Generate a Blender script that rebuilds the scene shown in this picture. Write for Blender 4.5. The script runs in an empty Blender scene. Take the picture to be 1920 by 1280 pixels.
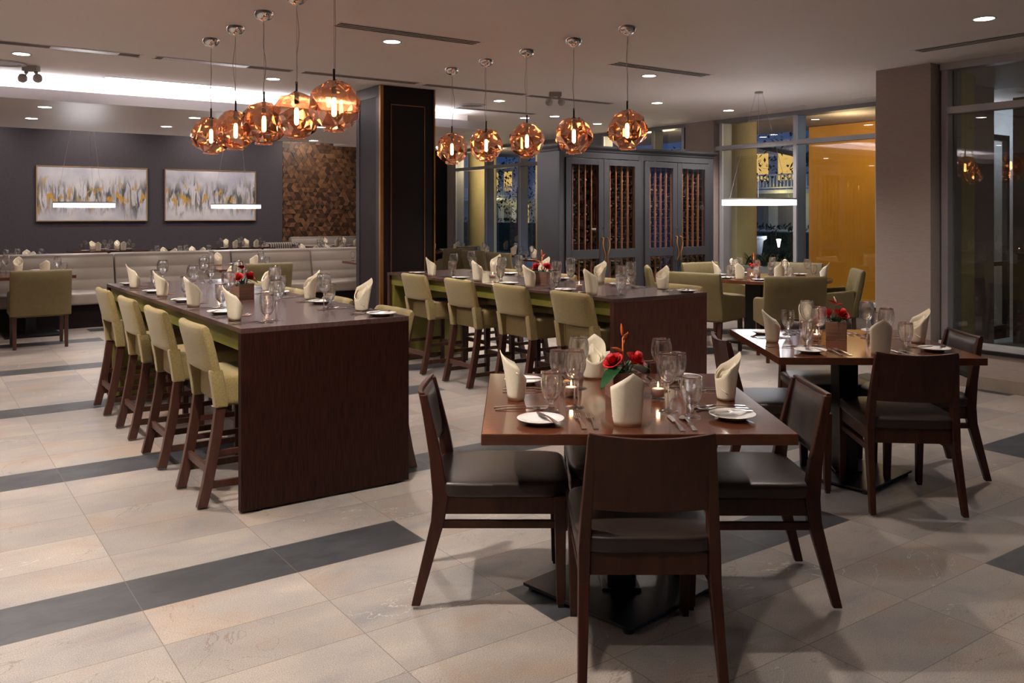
import bpy, math, random
from mathutils import Vector, Matrix
PI = math.pi
sc = bpy.context.scene
COL = sc.collection
random.seed(7)

# ---------------------------------------------------------------- camera, world, exposure
cam = bpy.data.cameras.new('camera')
camo = bpy.data.objects.new('camera', cam); COL.objects.link(camo)
cam.sensor_width = 36.0
cam.lens = 1622.0 / 1920.0 * 36.0
cam.shift_y = -(640 - 402.5) / 1920.0
cam.clip_end = 200
camo.location = (0, 0, 1.49)
camo.rotation_euler = (PI / 2, 0, -math.radians(35.17))
sc.camera = camo

w = bpy.data.worlds.new('world'); sc.world = w; w.use_nodes = True
bgn = w.node_tree.nodes['Background']
bgn.inputs[0].default_value = (0.10, 0.18, 0.42, 1)
bgn.inputs[1].default_value = 0.32
sc.view_settings.view_transform = 'Standard'
sc.view_settings.look = 'None'
sc.view_settings.exposure = 1.3
sc.view_settings.gamma = 1.0
sc.view_settings.use_curve_mapping = False
sc.cycles.use_denoising = True
sc.cycles.max_bounces = 14
sc.cycles.diffuse_bounces = 4
sc.cycles.glossy_bounces = 6
sc.cycles.transparent_max_bounces = 24
sc.cycles.transmission_bounces = 14
sc.cycles.sample_clamp_indirect = 4.0
sc.cycles.caustics_reflective = False
sc.cycles.caustics_refractive = False

CEIL = 2.855
KD = 1.9      # downlight scale

# ---------------------------------------------------------------- material helpers
def nmat(name):
    m = bpy.data.materials.new(name); m.use_nodes = True
    nt = m.node_tree
    return m, nt, nt.nodes, nt.links, nt.nodes['Principled BSDF']
def setp(b, col=None, rough=None, metal=None, spec=None, coat=None, sheen=None):
    if col is not None: b.inputs['Base Color'].default_value = (*col, 1)
    if rough is not None: b.inputs['Roughness'].default_value = rough
    if metal is not None: b.inputs['Metallic'].default_value = metal
    if spec is not None: b.inputs['Specular IOR Level'].default_value = spec
    if coat is not None:
        b.inputs['Coat Weight'].default_value = coat; b.inputs['Coat Roughness'].default_value = 0.08
    if sheen is not None: b.inputs['Sheen Weight'].default_value = sheen
def noisy(name, c1, c2, rough, scale=8.0, stretch=(1, 1, 1), detail=4, bump=0.0, bscale=None, metal=0, coat=None, spec=None, sheen=None, lo=0.3, hi=0.7):
    m, nt, N, L, b = nmat(name)
    setp(b, rough=rough, metal=metal, coat=coat, spec=spec, sheen=sheen)
    tc = N.new('ShaderNodeTexCoord'); mp = N.new('ShaderNodeMapping')
    mp.inputs['Scale'].default_value = stretch
    L.new(tc.outputs['Object'], mp.inputs[0])
    n = N.new('ShaderNodeTexNoise'); n.inputs['Scale'].default_value = scale; n.inputs['Detail'].default_value = detail
    L.new(mp.outputs[0], n.inputs[0])
    r = N.new('ShaderNodeValToRGB')
    r.color_ramp.elements[0].position = lo; r.color_ramp.elements[1].position = hi
    r.color_ramp.elements[0].color = (*c1, 1); r.color_ramp.elements[1].color = (*c2, 1)
    L.new(n.outputs[0], r.inputs[0]); L.new(r.outputs[0], b.inputs['Base Color'])
    if bump:
        n2 = N.new('ShaderNodeTexNoise'); n2.inputs['Scale'].default_value = bscale or scale; n2.inputs['Detail'].default_value = 3
        L.new((mp if bscale is None else tc).outputs[0 if bscale is None else 'Object'], n2.inputs[0])
        bp = N.new('ShaderNodeBump'); bp.inputs['Strength'].default_value = bump; bp.inputs['Distance'].default_value = 0.004
        L.new(n2.outputs[0], bp.inputs['Height']); L.new(bp.outputs[0], b.inputs['Normal'])
    return m
def emis(name, col, strength):
    m, nt, N, L, b = nmat(name)
    setp(b, (0, 0, 0), 1.0, spec=0)
    b.inputs['Emission Color'].default_value = (*col, 1); b.inputs['Emission Strength'].default_value = strength
    return m
def thinglass(name, tint=(1, 1, 1), base=0.04, edge=0.9, rough=0.02, gcol=(1, 1, 1), power=2.5, soft=0.0):
    """single-wall glass: clear with reflections growing towards grazing angles; soft adds a broad lobe"""
    m, nt, N, L, b = nmat(name)
    N.remove(b)
    t = N.new('ShaderNodeBsdfTransparent'); t.inputs[0].default_value = (*tint, 1)
    g = N.new('ShaderNodeBsdfGlossy'); g.inputs[0].default_value = (*gcol, 1); g.inputs['Roughness'].default_value = rough
    out = g.outputs[0]
    if soft:
        g2 = N.new('ShaderNodeBsdfGlossy'); g2.inputs[0].default_value = (*gcol, 1); g2.inputs['Roughness'].default_value = .32
        mg = N.new('ShaderNodeMixShader'); mg.inputs[0].default_value = soft
        L.new(g.outputs[0], mg.inputs[1]); L.new(g2.outputs[0], mg.inputs[2]); out = mg.outputs[0]
    lw = N.new('ShaderNodeLayerWeight'); lw.inputs[0].default_value = .5
    pw = N.new('ShaderNodeMath'); pw.operation = 'POWER'; pw.inputs[1].default_value = power
    L.new(lw.outputs['Facing'], pw.inputs[0])
    mr = N.new('ShaderNodeMapRange'); mr.inputs[3].default_value = base; mr.inputs[4].default_value = edge
    L.new(pw.outputs[0], mr.inputs[0])
    mx = N.new('ShaderNodeMixShader')
    L.new(mr.outputs[0], mx.inputs[0]); L.new(t.outputs[0], mx.inputs[1]); L.new(out, mx.inputs[2])
    L.new(mx.outputs[0], N['Material Output'].inputs[0])
    return m

def dielectric(name, col=(1, 1, 1), ior=1.5):
    m, nt, N, L, b = nmat(name); N.remove(b)
    g = N.new('ShaderNodeBsdfGlass'); g.inputs['Color'].default_value = (*col, 1); g.inputs['IOR'].default_value = ior; g.inputs['Roughness'].default_value = 0.0
    t = N.new('ShaderNodeBsdfTransparent'); mx = N.new('ShaderNodeMixShader'); mx.inputs[0].default_value = .62
    L.new(t.outputs[0], mx.inputs[1]); L.new(g.outputs[0], mx.inputs[2])
    L.new(mx.outputs[0], N['Material Output'].inputs[0]); return m
M = {}
M['ceil'] = noisy('ceiling_paint', (.82, .755, .725), (.85, .785, .755), .7, 1.5)
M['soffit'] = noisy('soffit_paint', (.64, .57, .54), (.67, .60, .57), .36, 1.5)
M['fascia'] = noisy('fascia_paint', (.60, .58, .60), (.63, .61, .63), .6, 2)
M['bluewall'] = noisy('blue_grey_wallcovering', (.052, .043, .055), (.070, .058, .072), .75, 30, detail=6, bump=.25, bscale=60)
M['wallpaint'] = noisy('taupe_wallcovering', (.33, .27, .25), (.37, .305, .28), .8, 14, (1, 1, 8), bump=.15, bscale=40)
M['darkpanel'] = noisy('dark_panel', (.007, .004, .004), (.011, .006, .006), .55, 3, spec=.2)
M['greypanel'] = noisy('grey_column_panel', (.030, .027, .031), (.036, .033, .037), .45, 3, spec=.3)
M['slate_cab'] = noisy('slate_cabinet_paint', (.036, .036, .042), (.044, .044, .051), .36, 3, spec=.35)
M['brass'] = noisy('bronze_trim', (.30, .13, .035), (.36, .17, .05), .38, 5, metal=.6)
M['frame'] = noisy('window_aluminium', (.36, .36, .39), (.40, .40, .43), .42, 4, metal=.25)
M['frame_dark'] = noisy('window_aluminium_shade_side', (.20, .20, .21), (.23, .23, .24), .45, 4, metal=.2)  # darker copy of the aluminium, shade of the side faces put into the colour
M['sill'] = noisy('window_sill', (.42, .42, .44), (.47, .47, .49), .4, 5)
M['black'] = noisy('black_metal', (.008, .008, .009), (.014, .014, .015), .35, 12, metal=.3)
M['chrome'] = noisy('chrome', (.75, .74, .73), (.80, .79, .78), .08, 5, metal=1)
M['steel'] = noisy('cutlery_steel', (.62, .60, .58), (.72, .70, .68), .16, 9, metal=1)
M['mattgrey'] = noisy('matt_grey_plastic', (.33, .30, .29), (.38, .35, .33), .5, 6)
M['ventdark'] = noisy('vent_slot', (.006, .005, .005), (.010, .008, .008), .6, 6)
M['ventgrey'] = noisy('vent_blade', (.20, .175, .165), (.25, .22, .21), .5, 40, (1, 1, 1))
M['ventlit'] = noisy('vent_painted_lit', (.55, .52, .60), (.75, .72, .80), .3, 60)  # paler colour standing in for the lit stretches of the vents
M['dwood'] = noisy('wenge_wood', (.009, .0018, .0010), (.036, .0085, .0042), .45, 26, (9, 9, .30), detail=7, bump=.5, spec=.22, lo=.38, hi=.68)
M['rwood'] = noisy('mahogany_panel', (.042, .011, .007), (.085, .026, .015), .36, 14, (4, 4, .5), detail=6)
M['ctop'] = noisy('communal_table_top', (.052, .026, .023), (.085, .045, .040), .27, 9, (8, .7, 1), detail=6, coat=.25)
M['ttop'] = noisy('walnut_table_top', (.080, .0235, .0115), (.135, .045, .022), .13, 7, (1.0, 11, 1), detail=6, coat=.4, bump=.05)
M['cwood'] = noisy('chair_wood', (.034, .0090, .0048), (.056, .0165, .0085), .40, 8, (5, 5, .7), detail=5, spec=.35)
M['swood'] = noisy('stool_wood', (.045, .016, .010), (.075, .028, .018), .36, 8, (5, 5, .7), detail=5)
M['leather'] = noisy('dark_brown_leather', (.021, .0125, .0102), (.032, .0200, .0165), .38, 6, bump=.12, bscale=220)
M['fabric'] = noisy('olive_fabric', (.235, .170, .060), (.305, .228, .090), .9, 160, bump=.5, bscale=380, sheen=.2, lo=.35, hi=.65)
M['fabric2'] = noisy('khaki_vinyl', (.125, .094, .036), (.145, .110, .046), .60, 20)
M['apron'] = noisy('green_apron', (.150, .135, .020), (.175, .155, .028), .5, 8)
M['bench'] = noisy('taupe_leather', (.25, .205, .183), (.30, .25, .222), .40, 3, bump=.06, bscale=90)
M['stripe'] = None
M['napkin'] = noisy('cream_linen', (.78, .69, .53), (.83, .74, .585), .85, 90, bump=.22, bscale=300)
M['china'] = noisy('white_china', (.80, .78, .77), (.84, .82, .81), .12, 4)
M['wax'] = noisy('pink_white_wax', (.85, .62, .55), (.88, .68, .60), .5, 10)
M['flame'] = emis('candle_flame', (1, .62, .25), 4.5)
M['bulb'] = emis('filament_bulb', (1, .66, .32), 16)
M['downlight'] = emis('downlight_lens', (1, .90, .80), 14)
M['led'] = emis('cool_led', (.93, .93, 1), 6)
M['ringled'] = emis('ring_lamp_diffuser', (.95, .95, 1), 1.3)
M['glass'] = dielectric('glassware')
M['glassrim'] = thinglass('thick_glass', (.92, .92, .92), .22, 1.0, .04, (1, 1, 1), 1.5, .5)
M['votive'] = thinglass('votive_glass', (.99, .98, .97), .04, .9, .02, (1, .97, .93), 2.5, .3)
M['water'] = thinglass('water', (.95, .95, .95), .05, .3, .02)
M['pane'] = thinglass('window_pane', (.86, .89, .86), .085, .7, .0, (1, 1, 1), 2.2)
M['cabglass'] = thinglass('cabinet_pane', (.93, .93, .95), .05, .5, .02, (1, 1, 1), 2.2)
M['copper'] = thinglass('copper_mirror_glass', (.82, .50, .30), .30, .90, .03, (1.0, .77, .66), 1.2)
M['planter'] = noisy('planter_wood', (.13, .062, .040), (.24, .125, .085), .6, 10, (1, 1, 7), detail=5, bump=.2)
M['rose'] = noisy('red_petal', (.42, .004, .006), (.62, .012, .016), .55, 12)
M['anth'] = noisy('crimson_spathe', (.26, .004, .014), (.38, .010, .026), .22, 8)
M['orange'] = noisy('orange_petal', (.75, .11, .012), (.85, .20, .03), .5, 9)
M['spadix'] = noisy('pale_spadix', (.75, .50, .38), (.80, .58, .44), .6, 60)
M['leaf'] = noisy('dark_green_leaf', (.008, .050, .014), (.020, .085, .028), .25, 12)
M['lime'] = noisy('lime_leaf', (.07, .19, .012), (.11, .25, .02), .4, 12)
M['fern'] = noisy('fern_green', (.020, .055, .012), (.045, .10, .03), .6, 30)
M['bottle'] = noisy('dark_bottle_glass', (.006, .009, .006), (.012, .016, .010), .08, 5)
M['foil'] = noisy('bottle_capsule', (.08, .01, .012), (.16, .12, .06), .35, 3)
M['bottlelabel'] = noisy('pale_paper_label', (.55, .50, .40), (.62, .57, .46), .8, 20)
M['rack'] = noisy('redwood_rack', (.20, .072, .034), (.29, .115, .060), .5, 12, (1, 1, .4))
M['cabin'] = noisy('cabinet_interior', (.035, .016, .010), (.050, .024, .015), .6, 8)
M['goldframe'] = noisy('pale_gold_frame', (.52, .33, .17), (.60, .40, .22), .35, 10, metal=.5)
M['steelcable'] = noisy('thin_steel_cable', (.42, .38, .36), (.46, .42, .40), .4, 10, metal=.5)
M['cord'] = noisy('clear_cord', (.40, .30, .26), (.50, .38, .33), .3, 10)
M['yellowwall'] = noisy('exterior_yellow_render', (.42, .35, .18), (.46, .39, .21), .85, 5)
M['orangewall'] = noisy('exterior_orange_render', (.62, .28, .02), (.68, .32, .028), .8, 3)
M['bluebuild'] = noisy('pale_siding', (.45, .50, .58), (.50, .55, .62), .8, 3, (1, 1, 14))
M['white'] = noisy('white_railing', (.62, .66, .72), (.68, .71, .76), .6, 6)
M['hedge'] = noisy('hedge_leaves', (.008, .022, .012), (.030, .060, .030), .8, 18, bump=.6)
M['bark'] = noisy('bark', (.02, .016, .014), (.04, .03, .025), .9, 20)
M['pave'] = noisy('courtyard_paving', (.10, .11, .12), (.15, .16, .17), .8, 3)
M['stone'] = noisy('planter_stone', (.28, .28, .30), (.34, .34, .36), .8, 5)
M['warmwin'] = emis('lit_window', (1, .62, .18), .35)
M['lampglow'] = emis('path_lamp_glow', (1, .95, .82), 3)
M['base'] = noisy('stone_skirting', (.24, .19, .155), (.30, .245, .20), .45, 7)
M['pad'] = noisy('rubber_foot', (.01, .01, .01), (.015, .015, .015), .7, 5)

def stripe_mat():
    m, nt, N, L, b = nmat('striped_fabric')
    tc = N.new('ShaderNodeTexCoord'); wv = N.new('ShaderNodeTexWave'); wv.inputs['Scale'].default_value = 6; wv.bands_direction = 'X'
    L.new(tc.outputs['Object'], wv.inputs[0])
    r = N.new('ShaderNodeValToRGB'); r.color_ramp.interpolation = 'CONSTANT'
    r.color_ramp.elements[0].color = (.03, .025, .025, 1); r.color_ramp.elements[1].color = (.32, .27, .23, 1); r.color_ramp.elements[1].position = .5
    L.new(wv.outputs['Fac'], r.inputs[0]); L.new(r.outputs[0], b.inputs['Base Color']); setp(b, rough=.85)
    return m
M['stripe'] = stripe_mat()

def floor_mat():
    m, nt, N, L, b = nmat('stone_tile_floor')
    def math_(op, a, c=None, d=None):
        n = N.new('ShaderNodeMath'); n.operation = op
        for i, v in enumerate((a, c, d)):
            if v is None: continue
            if isinstance(v, (int, float)): n.inputs[i].default_value = v
            else: L.new(v, n.inputs[i])
        return n.outputs[0]
    tc = N.new('ShaderNodeTexCoord'); sx = N.new('ShaderNodeSeparateXYZ'); L.new(tc.outputs['Object'], sx.inputs[0])
    cx = math_('DIVIDE', math_('SUBTRACT', sx.outputs[0], 1.957), .609)
    ry = math_('DIVIDE', math_('SUBTRACT', sx.outputs[1], 3.462), .3203)
    c = math_('FLOOR', cx); r = math_('FLOOR', ry)
    blk = math_('FLOOR', math_('DIVIDE', math_('ADD', c, .5), 3.0))
    t = math_('ADD', math_('ADD', r, 3.0), math_('MULTIPLY', blk, 3.0))
    fm = math_('FLOORED_MODULO', math_('ADD', t, .5), 6.0)
    dark = math_('LESS_THAN', fm, 1.0)
    fx = math_('FRACT', cx); fy = math_('FRACT', ry)
    ex = math_('MULTIPLY', math_('MINIMUM', fx, math_('SUBTRACT', 1.0, fx)), .609)
    ey = math_('MULTIPLY', math_('MINIMUM', fy, math_('SUBTRACT', 1.0, fy)), .3203)
    grout = math_('LESS_THAN', math_('MINIMUM', ex, ey), .0017)
    cmb = N.new('ShaderNodeCombineXYZ'); L.new(c, cmb.inputs[0]); L.new(r, cmb.inputs[1])
    wn = N.new('ShaderNodeTexWhiteNoise'); wn.noise_dimensions = '2D'; L.new(cmb.outputs[0], wn.inputs[0])
    # per tile offset so that the veining breaks at the joints
    va = N.new('ShaderNodeVectorMath'); va.operation = 'MULTIPLY_ADD'
    L.new(wn.outputs['Color'], va.inputs[0]); va.inputs[1].default_value = (17, 13, 9); L.new(tc.outputs['Object'], va.inputs[2])
    mp = N.new('ShaderNodeMapping'); mp.inputs['Scale'].default_value = (1, 1.6, 1); mp.inputs['Rotation'].default_value = (0, 0, .5); L.new(va.outputs[0], mp.inputs[0])
    def noise(vec, s, d=5, dist=0.0, rg=.55):
        n = N.new('ShaderNodeTexNoise'); n.inputs['Scale'].default_value = s; n.inputs['Detail'].default_value = d
        n.inputs['Distortion'].default_value = dist; n.inputs['Roughness'].default_value = rg; L.new(vec, n.inputs[0]); return n.outputs[0]
    def ramp(v, stops):
        q = N.new('ShaderNodeValToRGB'); e = q.color_ramp.elements
        while len(e) < len(stops): e.new(.5)
        for i, (p, col) in enumerate(stops): e[i].position = p; e[i].color = (*col, 1)
        L.new(v, q.inputs[0]); return q.outputs[0]
    def mix(f, a, c2, mode='MIX'):
        q = N.new('ShaderNodeMix'); q.data_type = 'RGBA'; q.blend_type = mode
        for i, v in ((0, f), (6, a), (7, c2)):
            if isinstance(v, (int, float)): q.inputs[i].default_value = v
            elif isinstance(v, tuple): q.inputs[i].default_value = (*v, 1)
            else: L.new(v, q.inputs[i])
        return q.outputs[2]
    big = noise(mp.outputs[0], 2.2, 5, .6)
    base = ramp(big, [(.28, (.215, .207, .220)), (.42, (.300, .276, .270)), (.55, (.350, .312, .292)), (.72, (.410, .362, .330))])
    st = ramp(noise(mp.outputs[0], 1.5, 6, 1.2), [(.52, (0, 0, 0)), (.66, (1, 1, 1))])
    base = mix(math_('MULTIPLY', st, .42), base, (.345, .225, .150))
    fine = ramp(noise(tc.outputs['Object'], 260, 4), [(.3, (.52, .52, .52)), (.7, (1.24, 1.24, 1.24))])
    base = mix(1.0, base, fine, 'MULTIPLY')
    tone = ramp(wn.outputs['Value'], [(0, (.80, .78, .78)), (1, (1.12, 1.07, 1.02))])
    base = mix(1.0, base, tone, 'MULTIPLY')
    # thin pale calcite veins and dark cracks
    vn = noise(mp.outputs[0], 1.1, 5, 1.5)
    vein = math_('LESS_THAN', math_('ABSOLUTE', math_('SUBTRACT', vn, .52)), .0022)
    vmask = math_('GREATER_THAN', noise(mp.outputs[0], .9, 2), .56)
    base = mix(math_('MULTIPLY', math_('MULTIPLY', vein, vmask), .38), base, (.62, .58, .54))
    cn = noise(mp.outputs[0], .8, 6, 2.0)
    crack = math_('LESS_THAN', math_('ABSOLUTE', math_('SUBTRACT', cn, .43)), .0016)
    base = mix(math_('MULTIPLY', crack, .6), base, (.14, .10, .08))
    spk = N.new('ShaderNodeTexVoronoi'); spk.inputs['Scale'].default_value = 26; L.new(tc.outputs['Object'], spk.inputs[0])
    sp = math_('LESS_THAN', spk.outputs['Distance'], .055)
    base = mix(math_('MULTIPLY', sp, .35), base, (.60, .57, .53))
    dk = ramp(noise(mp.outputs[0], 6, 6, .8), [(.35, (.030, .031, .036)), (.7, (.052, .053, .060))])
    colr = mix(dark, base, dk)
    colr = mix(math_('MULTIPLY', grout, .85), colr, (.120, .098, .082))
    L.new(colr, b.inputs['Base Color'])
    rr = N.new('ShaderNodeMapRange'); rr.inputs[3].default_value = .36; rr.inputs[4].default_value = .62
    L.new(big, rr.inputs[0]); L.new(rr.outputs[0], b.inputs['Roughness'])
    bp = N.new('ShaderNodeBump'); bp.inputs['Strength'].default_value = .18; bp.inputs['Distance'].default_value = .003
    hh = math_('SUBTRACT', noise(tc.outputs['Object'], 55, 5), math_('MULTIPLY', grout, 1.2))
    L.new(hh, bp.inputs['Height']); L.new(bp.outputs[0], b.inputs['Normal'])
    return m
M['floor'] = floor_mat()

def canvas_mat(name, seed):
    m, nt, N, L, b = nmat(name)
    setp(b, rough=.7)
    tc = N.new('ShaderNodeTexCoord')
    def mp(scale, loc=(0, 0, 0)):
        q = N.new('ShaderNodeMapping'); q.inputs['Scale'].default_value = scale; q.inputs['Location'].default_value = (seed + loc[0], loc[1], loc[2])
        L.new(tc.outputs['Object'], q.inputs[0]); return q.outputs[0]
    def noise(v, s, d=4, dist=0):
        n = N.new('ShaderNodeTexNoise'); n.inputs['Scale'].default_value = s; n.inputs['Detail'].default_value = d; n.inputs['Distortion'].default_value = dist
        L.new(v, n.inputs[0]); return n.outputs[0]
    def ramp(v, stops):
        q = N.new('ShaderNodeValToRGB'); e = q.color_ramp.elements
        while len(e) < len(stops): e.new(.5)
        for i, (p, col) in enumerate(stops): e[i].position = p; e[i].color = (*col, 1)
        L.new(v, q.inputs[0]); return q.outputs[0]
    def mix(f, a, c):
        q = N.new('ShaderNodeMix'); q.data_type = 'RGBA'
        for i, v in ((0, f), (6, a), (7, c)):
            if isinstance(v, tuple): q.inputs[i].default_value = (*v, 1)
            else: L.new(v, q.inputs[i])
        return q.outputs[2]
    def mth(op, a, c):
        n = N.new('ShaderNodeMath'); n.operation = op
        for i, v in enumerate((a, c)):
            if isinstance(v, (int, float)): n.inputs[i].default_value = v
            else: L.new(v, n.inputs[i])
        return n.outputs[0]
    sx = N.new('ShaderNodeSeparateXYZ'); L.new(tc.outputs['Object'], sx.inputs[0])
    bg = ramp(noise(mp((1, 1, 1)), 1.6, 5), [(.35, (.46, .45, .56)), (.6, (.68, .66, .72))])
    # height above / below the band of strokes
    wob = mth('MULTIPLY', mth('SUBTRACT', noise(mp((1, 1, .2)), 3.0, 3), .5), .9)
    zz = mth('ADD', sx.outputs[2], wob)
    d = mth('ABSOLUTE', mth('ADD', zz, .04), 0)
    def band(v, wdt): 
        q = N.new('ShaderNodeMapRange'); q.inputs[1].default_value = wdt; q.inputs[2].default_value = wdt * .25
        q.inputs[3].default_value = 0; q.inputs[4].default_value = 1; L.new(v, q.inputs[0]); return q.outputs[0]
    bnd = band(d, .42)
    s1 = ramp(noise(mp((3.6, 1, .9)), 2.6, 6, .9), [(.50, (0, 0, 0)), (.60, (1, 1, 1))])
    s2 = ramp(noise(mp((2.6, 1, 1.5), (3, 0, 0)), 3.0, 5, .6), [(.58, (0, 0, 0)), (.64, (1, 1, 1))])
    s3 = ramp(noise(mp((6, 1, .6), (9, 0, 0)), 3.0, 6, .7), [(.54, (0, 0, 0)), (.60, (1, 1, 1))])
    c = mix(mth('MULTIPLY', s1, bnd), bg, (.10, .105, .12))
    c = mix(mth('MULTIPLY', s3, bnd), c, (.30, .24, .18))
    c = mix(mth('MULTIPLY', s2, bnd), c, (.60, .33, .06))
    L.new(c, b.inputs['Base Color'])
    return m

def tri_mat():
    m, nt, N, L, b = nmat('triangular_wood_blocks')
    a = N.new('ShaderNodeAttribute'); a.attribute_name = 'tone'; a.attribute_type = 'GEOMETRY'
    r = N.new('ShaderNodeValToRGB')
    r.color_ramp.elements[0].color = (.045, .016, .007, 1); r.color_ramp.elements[1].color = (.27, .125, .055, 1)
    L.new(a.outputs['Fac'], r.inputs[0])
    tc = N.new('ShaderNodeTexCoord'); n = N.new('ShaderNodeTexNoise'); n.inputs['Scale'].default_value = 40
    L.new(tc.outputs['Object'], n.inputs[0])
    mx = N.new('ShaderNodeMix'); mx.data_type = 'RGBA'; mx.blend_type = 'MULTIPLY'; mx.inputs[0].default_value = .5
    L.new(r.outputs[0], mx.inputs[6]); L.new(n.outputs[0], mx.inputs[7]); L.new(mx.outputs[2], b.inputs['Base Color'])
    setp(b, rough=.55)
    return m

# ---------------------------------------------------------------- mesh builder
class MB:
    def __init__(s): s.v = []; s.f = []
    def add(s, vs, fs):
        o = len(s.v); s.v += [tuple(p) for p in vs]; s.f += [tuple(i + o for i in f) for f in fs]; return s
    def box(s, x0, y0, z0, x1, y1, z1):
        if x0 > x1: x0, x1 = x1, x0
        if y0 > y1: y0, y1 = y1, y0
        if z0 > z1: z0, z1 = z1, z0
        return s.add([(x0, y0, z0), (x1, y0, z0), (x1, y1, z0), (x0, y1, z0), (x0, y0, z1), (x1, y0, z1), (x1, y1, z1), (x0, y1, z1)],
                     [(3, 2, 1, 0), (4, 5, 6, 7), (0, 1, 5, 4), (1, 2, 6, 5), (2, 3, 7, 6), (3, 0, 4, 7)])
    def loft(s, secs, cap=True, close=True):
        n = len(secs[0]); vs = [p for sec in secs for p in sec]; fs = []
        for i in range(len(secs) - 1):
            for j in range(n if close else n - 1):
                k = (j + 1) % n
                fs.append((i * n + j, i * n + k, (i + 1) * n + k, (i + 1) * n + j))
        if cap:
            fs.append(tuple(range(n - 1, -1, -1))); fs.append(tuple((len(secs) - 1) * n + j for j in range(n)))
        return s.add(vs, fs)
    def bar(s, pts):
        """rectangular member: pts = [(x, y, z, wx, wy), ...] horizontal sections"""
        return s.loft([[(x - a / 2, y - b / 2, z), (x + a / 2, y - b / 2, z), (x + a / 2, y + b / 2, z), (x - a / 2, y + b / 2, z)] for x, y, z, a, b in pts])
    def tube(s, pts, r, n=8, cap=True):
        pts = [Vector(p) for p in pts]; secs = []
        rr = r if isinstance(r, (list, tuple)) else [r] * len(pts)
        for i, p in enumerate(pts):
            t = (pts[min(i + 1, len(pts) - 1)] - pts[max(i - 1, 0)]).normalized()
            up = Vector((0, 0, 1)) if abs(t.z) < .9 else Vector((1, 0, 0))
            a = t.cross(up).normalized(); b = a.cross(t).normalized()
            secs.append([p + (a * math.cos(2 * PI * k / n) + b * math.sin(2 * PI * k / n)) * rr[i] for k in range(n)])
        return s.loft(secs, cap)
    def lathe(s, prof, n=24, cx=0, cy=0, cz=0):
        secs = [[(cx + r * math.cos(2 * PI * k / n), cy + r * math.sin(2 * PI * k / n), cz + z) for k in range(n)] for r, z in prof]
        return s.loft(secs, cap=False)
    def disc(s, r, z, n=24, cx=0, cy=0, up=True):
        vs = [(cx + r * math.cos(2 * PI * k / n), cy + r * math.sin(2 * PI * k / n), z) for k in range(n)]
        return s.add(vs, [tuple(range(n)) if up else tuple(range(n - 1, -1, -1))])
    def pillow(s, cx, cy, cz, sx, sy, sz, e=8, n=8, bulge=0):
        """soft-cornered block (superellipsoid of a subdivided cube), half sizes sx sy sz"""
        idx = {}; vs = []; fs = []
        def g(p):
            k = tuple(round(c, 5) for c in p)
            if k not in idx:
                x, y, z = p
                q = (abs(x) ** e + abs(y) ** e + abs(z) ** e) ** (-1 / e)
                x, y, z = x * q, y * q, z * q
                if bulge and z > 0: z *= 1 + bulge * (1 - x * x) * (1 - y * y)
                idx[k] = len(vs); vs.append((cx + x * sx, cy + y * sy, cz + z * sz))
            return idx[k]
        for ax in range(3):
            for sg in (-1, 1):
                for i in range(n):
                    for j in range(n):
                        q = []
                        for a, b in ((0, 0), (1, 0), (1, 1), (0, 1)):
                            u = math.sin(((i + a) / n * 2 - 1) * PI / 2 * .92) / math.sin(PI / 2 * .92); v = math.sin(((j + b) / n * 2 - 1) * PI / 2 * .92) / math.sin(PI / 2 * .92)
                            p = [0, 0, 0]; p[ax] = sg; p[(ax + 1) % 3] = u; p[(ax + 2) % 3] = v
                            q.append(g(p))
                        fs.append(tuple(q if sg > 0 else q[::-1]))
        return s.add(vs, fs)
    def xf(s, mat):
        s.v = [tuple(mat @ Vector(p)) for p in s.v]; return s
    def build(s, name, mat, parent=None, smooth=False, bevel=0, seg=2, kind=None, auto=None):
        me = bpy.data.meshes.new(name); me.from_pydata(s.v, [], s.f); me.update()
        ms = mat if isinstance(mat, list) else [mat]
        for q in ms: me.materials.append(q)
        if smooth: me.shade_smooth()
        o = bpy.data.objects.new(name, me); COL.objects.link(o)
        if parent is not None: o.parent = parent
        if kind: o['kind'] = kind
        if bevel:
            b = o.modifiers.new('bevel', 'BEVEL'); b.width = bevel; b.segments = seg; b.limit_method = 'ANGLE'; b.angle_limit = math.radians(40)
            b.harden_normals = False
        return o

def tag(o, label, cat, group=None):
    o['label'] = label; o['category'] = cat
    if group: o['group'] = group
    return o
def empty(name, loc=(0, 0, 0), rz=0):
    o = bpy.data.objects.new(name, None); COL.objects.link(o); o.location = loc; o.rotation_euler = (0, 0, rz)
    o.empty_display_size = .1
    return o
def place(o, loc, rz=0, sc_=None):
    o.location = loc; o.rotation_euler = (0, 0, rz)
    if sc_: o.scale = sc_
    return o
KIDS = {}
def kids(o): return [c for c in o.children]
def copy_tree(o, parent=None):
    c = o.copy(); COL.objects.link(c); c.parent = parent
    for k in o.children: copy_tree(k, c)
    return c
USED = {}
def inst(key, maker, loc, rz, label, cat, group=None):
    """first use places the thing the maker built, later uses copy it with its parts"""
    if key not in USED:
        USED[key] = o = maker(); 
    else:
        src = USED[key]; o = copy_tree(src)
        for k in ('group',):
            if k in o: del o[k]
    place(o, loc, rz); tag(o, label, cat, group)
    return o

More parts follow.
